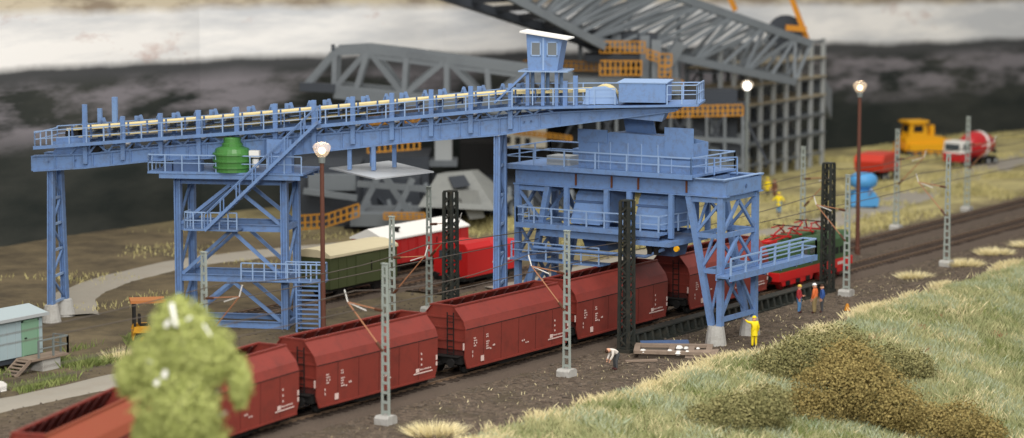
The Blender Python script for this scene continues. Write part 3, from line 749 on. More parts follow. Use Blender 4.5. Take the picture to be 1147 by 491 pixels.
def conveyor():
    t = thing('conveyor_bridge', (14.9, 35.4, 0), radians(-67), 'long blue inclined conveyor bridge on trestles ending above the hopper gantry', 'conveyor bridge')
    S = sorted(set([s for s, _ in GT]+[s for s, _ in GB]))
    for y in (-1.15, 1.15):
        def gird(b):
            top = [(s, zt(s)) for s in S]; bot = [(s, zb(s)) for s in S]
            b.prism(top+bot[::-1], y-.05, y+.05, 'y')
        g_ = P('girder', 'blue', t, gird)
        def fl(b):
            for a, c in zip(S, S[1:]):
                b.beam((a, y, zt(a)), (c, y, zt(c)), .36, .09); b.beam((a, y, zb(a)), (c, y, zb(c)), .36, .09)
            for e in (S[0], S[-1]): b.beam((e, y, zb(e)), (e, y, zt(e)), .3, .08, up=(0, 1, 0))
        P('flange', 'blue', g_, fl)
        def stf(b):
            s = .6
            while s < 37: b.box(s-.035, s+.035, y-.16, y+.16, zb(s)+.03, zt(s)-.03); s += 1.18
        P('web_stiffeners', 'blue', g_, stf)
        def bolts(b):
            for s in (29.2, 29.6, .2, 1.9): b.lathe([(.06, -.2), (.06, -.16)], (s, y, (zb(s)+zt(s))/2+.08), 6, 'y')
        P('bolts', 'bluedark', g_, bolts)
    k = 0; s = .9
    while s < 37.5:
        beam_part('cross_tie', 'blue', t, (s, -1.1, zb(s)+.2), (s, 1.1, zb(s)+.2), .16, .2); s += 2.35
    # portal frames carrying belt and walkways
    s = 2.55; k = 0
    while s < 29:
        H = .62 if 0 < k else 1.5
        for y in (-1.38, 1.38):
            beam_part('frame_post', 'blue', t, (s, y, zb(s)+.25), (s, y, zbelt(s)+(H if y < 0 else H*.7)), .26, .2, up=(0, 1, 0))
        beam_part('frame_beam', 'blue', t, (s, -1.3, zd(s)-.12), (s, 1.3, zd(s)-.12), .14, .16)
        s += 2.35; k += 1
    beam_part('tall_post', 'blue', t, (3.6, 1.1, 10.6), (3.6, 1.1, 13.6), .3, .24, up=(0, 1, 0))
    # walkways
    def walk(y0, y1):
        def f(b):
            q = [-.5+i*1.0 for i in range(30)]
            for a, c in zip(q, q[1:]):
                b.add([(a, y0, zd(a)), (c, y0, zd(c)), (c, y1, zd(c)), (a, y1, zd(a)), (a, y0, zd(a)-.09), (c, y0, zd(c)-.09), (c, y1, zd(c)-.09), (a, y1, zd(a)-.09)],
                      [(0, 1, 2, 3), (4, 7, 6, 5), (0, 4, 5, 1), (2, 6, 7, 3)])
            b.beam((-.5, y0, zd(-.5)-.03), (14, y0, zd(14)-.03), .06, .2); b.beam((14, y0, zd(14)-.03), (28.5, y0, zd(28.5)-.03), .06, .2)
        return f
    P('walkway', 'blue', t, walk(-2.0, -1.3)); P('walkway', 'blue', t, walk(1.3, 2.0))
    def kick(y):
        def f(b):
            q = [-.4, 5, 10, 15, 20, 24.5, 28.6]
            for a, c in zip(q, q[1:]): b.railing((a, y, zd(a)), (c, y, zd(c)), .95, 1.2, .03)
        return f
    P('railing', 'bluelight', t, kick(-1.98)); P('railing', 'bluelight', t, kick(1.98))
    P('railing', 'bluelight', t, lambda b: b.railing((-.4, -1.98, zd(-.4)), (-.4, 1.98, zd(-.4)), .86, 1.0, .03))
    # belt
    def belt(off, w_, th, e):
        def f(b):
            q = [1.2+i*.8 for i in range(int((e-1.2)/.8)+1)]
            for a, c in zip(q, q[1:]):
                za, zc = zbelt(a)+off, zbelt(c)+off
                b.add([(a, -w_, za+.12), (c, -w_, zc+.12), (c, -.25, zc), (a, -.25, za), (c, .25, zc), (a, .25, za), (c, w_, zc+.12), (a, w_, za+.12)]+
                      [(a, -w_, za+.12-th), (c, -w_, zc+.12-th), (c, w_, zc+.12-th), (a, w_, za+.12-th)],
                      [(0, 1, 2, 3), (3, 2, 4, 5), (5, 4, 6, 7), (0, 8, 9, 1), (7, 6, 10, 11), (8, 11, 10, 9)])
        return f
    P('belt', 'belt', t, belt(.0, .85, .16, 33.5), 'cream conveyor belt')
    P('return_belt', 'belt', t, belt(-.55, .7, .09, 20), 'cream return belt')
    # idlers: bracket + roller
    s = 1.6; k = 0
    while s < 30:
        z = zbelt(s)
        idl = P('idler', 'bluedark', t, lambda b: (b.beam((s, -.95, z-.5), (s, -1.0, z+.22), .09), b.beam((s, .95, z-.5), (s, 1.0, z+.34), .1), b.beam((s, -.95, z-.28), (s, .95, z-.28), .1)))
        P('roller', 'greylight', idl, lambda b: b.tube((s, -.6, z-.12), (s, .6, z-.12), .09, n=8))
        P('bracket', 'blue', idl, lambda b: b.prism([(s-.22, z+.05), (s+.22, z+.05), (s+.07, z+.48), (s-.07, z+.48)], 1.35, 1.45, 'y'))
        P('knee_brace', 'blue', t, lambda b: b.beam((s, -1.34, zt(s)+.03), (s+.5, -1.34, zd(s+.5)-.05), .1, .1).beam((s+.5, -1.34, zd(s+.5)-.05), (s+1.1, -1.34, zt(s+1.1)+.03), .1, .1))
        s += 1.175; k += 1
    s = 4.9
    while s < 29:
        z = zt(s)+.32
        r = P('return_idler', 'white', t, lambda b: b.tube((s, -1.3, z+.05), (s, .2, z+.05), .13, n=10).box(s-.06, s+.06, -1.36, -1.28, z-.28, z+.2))
        P('hanger', 'black', r, lambda b: b.box(s+.45, s+.6, -1.3, -1.2, z-.2, z+.35)); s += 2.35
    # tail end box
    tb = P('tail_box', 'blue', t, lambda b: b.prism([(.3, 10.2), (3.0, 10.38), (2.8, 10.85), (.9, 10.85), (.5, 10.6)], -1.0, 1.0, 'y'))
    P('tail_drum', 'black', t, lambda b: b.lathe([(.42, -.8), (.42, .8)], (1.5, 0, 11.45), 16, 'y'))
    P('tail_guard', 'blue', t, lambda b: b.box(.6, 2.7, -1.05, -.95, 10.86, 11.3))
    P('drive_motor', 'black', t, lambda b: b.lathe([(.3, -.35), (.3, .35)], (3.1, -.9, 10.7), 12, 'y'))
    # head platform with cab, drum, box and chute
    P('head_deck', 'blue', t, lambda b: b.prism([(28.4, 13.4), (39.4, 13.72), (39.4, 13.84), (28.4, 13.52)], -2.05, 2.05, 'y'))
    P('railing', 'bluelight', t, lambda b: (b.railing((28.6, -2.0, 13.65), (34.6, -2.0, 13.75), .95, 1.2, .03), b.railing((37.6, -2.0, 13.8), (39.3, -2.0, 13.84), 1.1, .8, .03), b.railing((39.3, -2.0, 13.84), (39.3, 2.0, 13.84), 1.1, 1., .03), b.railing((28.6, 2.0, 13.65), (39.3, 2.0, 13.84), 1.0, 1.2, .03)))
    P('head_box', 'blue', t, lambda b: b.box(34.8, 37.5, -1.95, 1.2, 13.9, 15.0))
    P('box_lip', 'bluelight', t, lambda b: b.box(34.7, 37.6, -2.0, 1.3, 15.0, 15.06))
    P('chute', 'blue', t, lambda b: b.prism([(34.6, 13.35), (37.5, 13.5), (37.2, 12.75), (35.2, 12.9)], -1.1, 1.1, 'y'))
    P('head_drum', 'belt', t, lambda b: b.lathe([(.78, -.75), (.78, .75)], (33.7, 0, 14.0), 20, 'y'), 'cream head drum')
    P('drum_housing', 'bluelight', t, lambda b: b.prism([(32.6, 13.7), (34.7, 13.75), (34.5, 14.5), (33.9, 14.75), (33.2, 14.7), (32.8, 14.4)], -1.25, -1.0, 'y').box(32.8, 33.0, -1.4, -1.2, 13.7, 14.6))
    for s, h in ((31.6, .95), (32.2, 1.25)): beam_part('tall_post', 'blue', t, (s, -1.3, 13.6), (s, -1.3, 13.7+h+.4), .26, .22, up=(0, 1, 0))
    for s in (29.4, 30.3, 31.1):
        for y in (-1.35, .4): beam_part('cab_post', 'blue', t, (s, y, 13.6), (s, y, 15.62), .2, .2, up=(0, 1, 0))
    beam_part('cab_stair', 'blue', t, (27.5, -1.5, 13.75), (29.4, -1.5, 15.55), .5, .12)
    P('cab_floor', 'bluelight', t, lambda b: b.box(28.9, 31.8, -1.75, .8, 15.56, 15.64))
    cab = P('cab', 'blue', t, lambda b: b.add([(29.45, -1.55, 15.64), (31.15, -1.55, 15.64), (31.15, .6, 15.64), (29.45, .6, 15.64), (29.35, -1.55, 17.75), (31.45, -1.55, 17.45), (31.45, .6, 17.45), (29.35, .6, 17.75)],
            [(0, 3, 2, 1), (4, 5, 6, 7), (0, 1, 5, 4), (1, 2, 6, 5), (2, 3, 7, 6), (3, 0, 4, 7)]))
    P('roof', 'white', cab, lambda b: b.prism([(29.0, 17.84), (31.8, 17.42), (31.8, 17.5), (29.0, 17.93)], -1.85, .9, 'y'), 'white sloping roof')
    for a, c in ((29.68, 30.15), (30.62, 31.12)):
        w_ = P('window', 'grey', cab, lambda b: b.box(a, c, -1.585, -1.545, 16.55, 17.25))
        P('frame', 'bluelight', w_, lambda b: b.box(a-.06, c+.06, -1.60, -1.56, 16.48, 16.55).box(a-.06, c+.06, -1.60, -1.56, 17.25, 17.32).box(a-.06, a, -1.60, -1.56, 16.48, 17.32).box(c, c+.06, -1.60, -1.56, 16.48, 17.32))
    P('corner_post', 'bluelight', cab, lambda b: b.beam((30.35, -1.57, 15.66), (30.35, -1.57, 17.55), .1, .05, up=(0, 1, 0)))
    # trestles: left pair on concrete feet, right one behind the train
    for nm, s0, zt0, hw in (('l', .15, 9.2, .75), ('r', 27.55, 11.75, .95)):
        for sy in (-1, 1):
            leg = P('trestle_leg', 'blue', t, lambda b: b.ibeam((s0, sy*1.25, 1.0), (s0, sy*hw, zt0), .5, .36, .07, up=(1, 0, 0)))
            f_ = P('concrete_foot', 'concrete', leg, lambda b: b.lathe([(.62, -.25), (.6, .1), (.42, 1.1), (.36, 1.15)], (s0, sy*1.25, 0), 14), smooth=False)
        n = 5 if nm == 'l' else 6
        for k in range(n):
            za, zc = 1.2+(zt0-1.3)*k/n, 1.2+(zt0-1.3)*(k+1)/n
            ya, yc = 1.25+(hw-1.25)*(za-1)/(zt0-1), 1.25+(hw-1.25)*(zc-1)/(zt0-1); s_ = 1 if k % 2 else -1
            beam_part('brace', 'blue', t, (s0, -s_*ya, za), (s0, s_*yc, zc), .12, .12)
            beam_part('tie', 'bluelight', t, (s0, -ya, za), (s0, ya, za), .12, .14)
    # hanging grey sheet roof
    for s, y in ((18.7, -1.0), (20.2, -1.2), (19.6, 1.0), (21.0, .8)): beam_part('hanger_post', 'blue', t, (s, y, 9.65), (s, y, zb(s)), .24, .2, up=(0, 1, 0))
    P('sheet_roof', 'sheetgrey', t, lambda b: b.prism([(17.1, .3), (21.2, -5.2), (23.7, -.7), (19.7, 5.2)], 9.52, 9.6, 'z'), 'flat grey sheet hung below the bridge')
    # drive tower under the bridge
    a0, a1, b0, b1 = 8.15, 14.7, -1.0, 1.8
    for s in (a0, a1):
        for y in (b0, b1):
            P('tower_leg', 'blue', t, lambda b: b.ibeam((s, y, 0), (s, y, 9.0), .46, .4, .08, up=(1, 0, 0)))
    for z in (.22, 3.0, 6.05, 8.85):
        for y in (b0, b1): beam_part('tower_beam', 'blue', t, (a0+.2, y, z), (a1-.2, y, z), .26, .42, prof='I')
        for s in (a0, a1): beam_part('tower_beam', 'blue', t, (s, b0, z), (s, b1, z), .24, .34)
    mid = (a0+a1)/2
    for z0, z1 in ((.4, 2.85), (3.2, 5.9), (6.25, 8.65)):
        for y in (b0, b1):
            beam_part('brace', 'blue', t, (mid, y, z1), (a0+.2, y, z0), .16, .2); beam_part('brace', 'blue', t, (mid, y, z1), (a1-.2, y, z0), .16, .2)
        for s in (a0, a1): beam_part('brace', 'blue', t, (s, b0, z0), (s, b1, z1), .14, .14)
    P('platform', 'blue', t, lambda b: b.box(6.7, 16.2, -2.35, 2.3, 9.35, 9.47))
    for y in (-2.2, -.6, 1.0, 2.2): beam_part('platform_beam', 'blue', t, (7.4, y, 9.2), (16.0, y, 9.2), .2, .26)
    P('railing', 'bluelight', t, lambda b: (b.railing((6.75, -2.3, 9.47), (16.1, -2.3, 9.47), 1.0, 1.1, .03), b.railing((6.75, -2.3, 9.47), (6.75, 2.2, 9.47), 1.0, .8, .03)))
    P('gearbox', 'bluedark', t, lambda b: b.box(8.2, 9.9, -2.0, -1.4, 9.47, 10.1).box(7.6, 8.1, -2.0, -1.5, 9.47, 9.95))
    P('motor_pedestal', 'blue', t, lambda b: b.box(13.9, 15.4, -1.9, -1.3, 9.47, 11.45).lathe([(.3, -.12), (.3, 0)], (14.5, -1.9, 10.9), 14, 'y'))
    # landings and stairs
    P('landing', 'blue', t, lambda b: b.box(8.9, 12.2, -2.4, -1.1, 5.98, 6.08))
    P('railing', 'bluelight', t, lambda b: (b.railing((8.95, -2.35, 6.08), (12.15, -2.35, 6.08), 1.0, .5, .035), b.railing((8.95, -2.35, 6.08), (8.95, -1.2, 6.08), 1.0, .5, .035)))
    P('landing', 'blue', t, lambda b: b.box(12.3, 17.4, -2.3, -1.15, 3.0, 3.1))
    P('railing', 'bluelight', t, lambda b: (b.railing((12.35, -2.25, 3.1), (17.3, -2.25, 3.1), 1.0, .7, .035), b.railing((17.3, -2.25, 3.1), (17.3, -1.2, 3.1), 1.0, .5, .035), b.railing((14.8, -1.2, 3.1), (17.3, -1.2, 3.1), 1.0, .7, .035)))
    def stair(name, p, q, y0, y1, n, rail=True):
        p, q = Vector(p), Vector(q)
        st = P(name, 'blue', t, lambda b: [b.beam((p[0], y, p[1]), (q[0], y, q[1]), .07, .18) for y in (y0, y1)])
        for k in range(n):
            f = (k+.5)/n; x, z = p[0]+(q[0]-p[0])*f, p[1]+(q[1]-p[1])*f
            P('tread', 'blue', st, lambda b: b.box(x-.16, x+.16, y0+.05, y1-.05, z-.03, z+.03))
        if rail: P('handrail', 'blue', st, lambda b: [b.railing((p[0], y, p[1]), (q[0], y, q[1]), .95, 1.3, .03, mid=False) for y in (y0, y1)])
    stair('stair', (10.4, 6.1), (17.3, 12.6), -3.15, -2.45, 26)
    def vstair():
        st = P('stair', 'blue', t, lambda b: [b.beam((s, y, 0), (s, y, 3.0), .1, .14, up=(0, 1, 0)) for s in (15.7, 17.1) for y in (-2.2, -1.2)])
        for k in range(10):
            z = .25+k*.28; P('tread', 'blue', st, lambda b: b.box(15.75, 17.05, -2.2, -1.9, z, z+.07))
    vstair()
    # the green drive motor is bolted to the platform but is a machine of its own
    return t
conveyor()
def motor():
    a = radians(-67); U = Vector((cos(a), sin(a), 0)); V = Vector((-sin(a), cos(a), 0)); c = Vector((14.9, 35.4, 0))+U*11.7+V*-1.55
    t = thing('drive_motor', (c.x, c.y, 9.47), a, 'bright green round drive motor on the blue tower platform', 'motor')
    P('housing', 'green_motor', t, lambda b: b.lathe([(1.05, 0), (1.05, .22), (1.16, .24), (1.16, .34), (1.08, .36), (1.1, .6), (1.18, .62), (1.18, .74), (1.1, .76), (1.12, 1.0), (1.18, 1.02), (1.17, 1.12), (1.06, 1.15), (.98, 1.38), (.66, 1.5)], n=24))
    P('collar', 'green_motor', t, lambda b: b.lathe([(.62, 1.5), (.62, 1.68), (.52, 1.72), (.52, 2.0), (.47, 2.05), (.05, 2.08)], n=20))
    P('terminal_box', 'white', t, lambda b: b.box(1.15, 1.75, -.5, -.1, .9, 1.3).lathe([(.2, 0), (.2, .5)], (1.5, -.3, .3), 10))
motor()
# ------------------------------------------------------------------ blue hopper gantry over the track (written in world coordinates)
def gantry():
    t = thing('hopper_gantry', (0, 0, 0), 0, 'blue loading gantry with hopper box, walkways and braced legs straddling the train', 'gantry')
    X0, X1 = 28.6, 33.0; ZB, ZT = 8.62, 9.5
    B = lambda n, p, q, w=.3, h=None, up=None, prof='box', m='blue': beam_part(n, m, t, p, q, w, h, up, prof)
    for x in (X0+.1, X1-.1):
        g_ = P('girder', 'blue', t, lambda b: b.box(x-.06, x+.06, -3.4, 10.9, ZB, ZT))
        P('flange', 'blue', g_, lambda b: b.box(x-.24, x+.24, -3.45, 10.95, ZT, ZT+.07).box(x-.24, x+.24, -3.45, 10.95, ZB-.07, ZB))
        for y in (6.55, 4.1, 2.3, -.9): P('bearing_plate', 'rustbrown', g_, lambda b: b.box(x-.26, x-.2, y-.055, y+.055, ZB+.1, ZT-.1))
    for y in (-3.35, 10.85, 8.0, -1.4):
        b_ = P('end_beam', 'blue', t, lambda b: b.box(X0+.17, X1-.17, y-.06, y+.06, ZB+.02, ZT-.02))
    P('girder_top_trim', 'bluelight', t, lambda b: b.box(X0-.16, X1+.16, -3.47, -3.2, ZT+.07, ZT+.12).box(X0-.2, X0+.02, -3.2, .2, ZT+.07, ZT+.12))
    P('bolt_plate', 'bluedark', t, lambda b: b.lathe([(.12, -.02), (.12, .03)], (31.0, -3.43, 9.05), 10, 'y'))
    # legs
    for yo, yi_b, yi_t, sgn in ((-3.05, -2.5, -.95, 1), (10.75, 10.2, 8.6, -1)):
        for x in (X0+.1, X1-.1):
            B('leg_post', (x, yo, 1.1), (x, yo, ZB-.07), .34, .34, (1, 0, 0))
            B('leg_strut', (x, yi_b, 1.1), (x, yi_t, ZB-.07), .34, .34, (1, 0, 0))
            P('concrete_foot', 'concrete', t, lambda b: b.lathe([(.66, -.25), (.62, .15), (.5, .95), (.46, 1.12)], (x, (yo+yi_b)/2, 0), 14))
            f = lambda z: yi_b+(yi_t-yi_b)*(z-1.1)/(ZB-1.17)
            for z in (8.35, 6.3, 4.25): B('leg_tie', (x, yo, z), (x, f(z), z), .18, .26)
            B('leg_brace', (x, yo, 8.3), (x, f(6.4), 6.4), .12, .16); B('leg_brace', (x, yo, 6.2), (x, f(4.4), 4.4), .12, .16)
        for z in (8.4, 6.3, 4.2, 1.45): B('leg_beam', (X0+.1, yo, z), (X1-.1, yo, z), .2, .26)
        xm = (X0+X1)/2
        for za, zb_ in ((8.2, 6.4), (6.15, 4.35), (4.05, 1.6)):
            B('leg_brace', (xm, yo, za), (X0+.2, yo, zb_), .16, .18); B('leg_brace', (xm, yo, za), (X1-.2, yo, zb_), .16, .18)
            B('leg_brace', (xm+.05, f(za), za), (X0+.2, f(zb_), zb_), .13, .16); B('leg_brace', (xm+.05, f(za), za), (X1-.2, f(zb_), zb_), .13, .16)
        for z in (8.3, 6.3, 4.2): B('leg_beam', (X0+.1, f(z), z), (X1-.1, f(z), z), .18, .22)
    # upper deck with railing
    P('upper_deck', 'blue', t, lambda b: b.box(28.05, 33.5, -1.5, 11.45, ZT+.13, ZT+.25))
    P('deck_edge', 'blue', t, lambda b: b.box(28.0, 28.08, -1.5, 11.5, ZT+.02, ZT+.3))
    zz = ZT+.25
    P('railing', 'bluelight', t, lambda b: (b.railing((28.1, -1.4, zz), (28.1, 11.4, zz), 1.0, 2.1, .035), b.railing((28.1, 11.4, zz), (33.4, 11.4, zz), 1.0, 1.6, .035), b.railing((28.1, -1.4, zz), (33.4, -1.4, zz), 1.0, 1.8, .035), b.railing((33.4, -1.4, zz), (33.4, 11.4, zz), 1.0, 2.1, .035)))
    P('rail_extension', 'blue', t, lambda b: b.railing((28.1, -1.4, zz), (30.3, -3.2, zz), 1.0, 1.4, .035))
    # deck equipment left of hopper
    P('hatch', 'greylight', t, lambda b: b.box(29.3, 30.6, 7.5, 9.1, zz, zz+.55))
    P('hatch', 'blue', t, lambda b: b.box(30.8, 32.0, 7.3, 8.2, zz, zz+.9))
    # hopper box: plates with flaps of different height
    hop = P('hopper_wall', 'blue', t, lambda b: b.prism([(-1.1, zz), (6.6, zz), (6.6, 11.6), (5.3, 11.62), (4.4, 11.95), (.7, 11.85), (.3, 11.45), (-.1, 11.4), (-1.1, 11.4)], 28.85, 28.93, 'x'))
    P('hopper_wall', 'blue', t, lambda b: b.prism([(-1.1, zz), (6.6, zz), (6.6, 11.6), (4.4, 11.85), (.7, 11.8), (-1.1, 11.5)], 30.6, 30.68, 'x'))
    P('hopper_wall', 'blue', t, lambda b: b.box(28.94, 30.6, 6.5, 6.58, zz, 11.6)); P('hopper_wall', 'blue', t, lambda b: b.box(28.94, 30.6, -1.1, -1.02, zz, 11.5))
    P('flap', 'blue', t, lambda b: b.box(28.78, 28.84, 4.6, 6.62, 11.3, 12.05))
    P('flap', 'blue', t, lambda b: b.box(28.78, 28.84, -1.15, .75, 10.6, 12.4))
    P('flap', 'blue', t, lambda b: b.add([(30.3, 2.2, 11.8), (30.3, 4.2, 11.8), (29.9, 4.2, 12.85), (29.9, 2.2, 12.85), (30.4, 2.2, 11.8), (30.4, 4.2, 11.8), (30.0, 4.2, 12.85), (30.0, 2.2, 12.85)], [(0, 1, 2, 3), (7, 6, 5, 4), (0, 3, 7, 4), (1, 5, 6, 2), (3, 2, 6, 7), (0, 4, 5, 1)]))
    P('hopper_cover', 'bluelight', t, lambda b: b.add([(28.95, .4, 11.75), (28.95, 4.3, 11.9), (30.4, 4.3, 11.86), (30.4, .4, 11.7), (28.95, .4, 11.8), (28.95, 4.3, 11.95), (30.4, 4.3, 11.91), (30.4, .4, 11.75)], [(3, 2, 1, 0), (4, 5, 6, 7), (0, 1, 5, 4), (2, 3, 7, 6), (1, 2, 6, 5), (3, 0, 4, 7)]))
    for y in (5.2, 4.4, 3.2, 2.3, 1.2, .3): beam_part('stiffener', 'bluelight', hop, (28.83, y, zz), (28.83, y, 11.35), .06, .05, (0, 1, 0))
    # hangers and lower walkway
    for y in (7.2, 4.45, 2.9, .1):
        for x in (X0+.1, X1-.1): B('hanger', (x-.2 if x < 30 else x, y, 6.0), (x-.2 if x < 30 else x, y, ZB-.07), .28, .24, (1, 0, 0))
    P('lower_deck', 'blue', t, lambda b: b.box(27.5, 29.0, .3, 10.2, 6.22, 6.34))
    P('deck_edge', 'blue', t, lambda b: b.box(27.44, 27.5, .3, 10.2, 6.12, 6.42))
    P('railing', 'bluelight', t, lambda b: (b.railing((27.55, .4, 6.34), (27.55, 10.1, 6.34), 1.0, 1.25, .035), b.railing((27.55, 10.1, 6.34), (28.9, 10.1, 6.34), 1.0, .7, .035), b.railing((27.55, .4, 6.34), (30.5, .1, 6.34), 1.0, 1.0, .035)))
    P('lower_beam', 'blue', t, lambda b: b.box(27.75, 28.0, .6, 8.6, 5.66, 6.1)); P('lower_beam', 'blue', t, lambda b: b.box(32.5, 32.75, .6, 8.6, 5.66, 6.1))
    P('lower_floor', 'bluedark', t, lambda b: b.box(28.0, 32.5, .6, 8.6, 5.7, 5.82))
    P('machinery_deck', 'blue', t, lambda b: b.box(27.4, 32, -.4, 2.3, 5.62, 5.9))
    # two bins with rounded hoods and sloping faces
    for y0, y1 in ((4.75, 6.95), (.35, 2.65)):
        bin_ = P('bin', 'blue', t, lambda b: b.prism([(28.5, 6.5), (32.3, 6.5), (32.3, 8.2), (31.7, 8.5), (30.2, 8.55), (29.6, 8.45), (29.2, 8.1), (29.1, 7.75)], y0, y1, 'y'))
        P('face_plate', 'blue', bin_, lambda b: b.add([(28.42, y0+.1, 6.45), (28.42, y1-.1, 6.45), (29.0, y1-.1, 7.75), (29.0, y0+.1, 7.75)], [(0, 1, 2, 3)]))
        P('hood_rib', 'bluedark', bin_, lambda b: b.box(28.9, 29.2, y0-.03, y1+.03, 7.68, 7.78))
        P('outlet', 'bluedark', t, lambda b: b.prism([(29.2, 5.7), (31.8, 5.7), (31.2, 4.75), (29.8, 4.75)], y0+.3, y1-.3, 'y'))
    P('chain_box', 'black', t, lambda b: b.box(27.9, 28.2, .6, .9, 5.05, 5.6).box(27.9, 28.2, 1.05, 1.35, 5.05, 5.6))
    P('valve_wheel', 'yellow', t, lambda b: b.lathe([(.16, -.08), (.16, .08)], (27.9, -.6, 5.5), 12, 'x'))
    P('pipe', 'blue', t, lambda b: b.pipe([(28, 9.2, 4.9), (28, 1.5, 4.9), (28, .3, 5.4)], .1, 8).pipe([(29.6, 9.4, 4.6), (29.6, 3, 4.6)], .08, 8))
    # low rear walkway
    P('rear_walkway', 'blue', t, lambda b: b.box(28.0, 29.2, 4.6, 10.9, 4.05, 4.15))
    P('railing', 'bluelight', t, lambda b: b.railing((28.05, 4.7, 4.15), (28.05, 10.8, 4.15), 1.0, 1.2, .035))
    # long side walkway on the camera side
    P('side_walkway', 'blue', t, lambda b: b.box(27.9, 39.0, -4.1, -3.25, 4.0, 4.12))
    P('walkway_beam', 'blue', t, lambda b: b.box(27.9, 39.0, -4.14, -4.02, 3.85, 4.2).box(27.9, 39.0, -3.24, -3.15, 3.85, 4.2))
    for x in (32.5, 34.5, 36.5, 38.5): P('bracket', 'blue', t, lambda b: b.box(x-.08, x+.08, -4.0, -3.25, 3.72, 3.95))
    P('railing', 'bluelight', t, lambda b: (b.railing((28.0, -4.08, 4.2), (38.9, -4.08, 4.2), .95, 1.75, .045), b.railing((33.4, -3.2, 4.2), (38.9, -3.2, 4.2), .95, 1.75, .045), b.railing((38.9, -4.08, 4.2), (38.9, -3.2, 4.2), .95, 1, .045)))
    rebase(t, (30.8, 3.8, 0))
gantry()
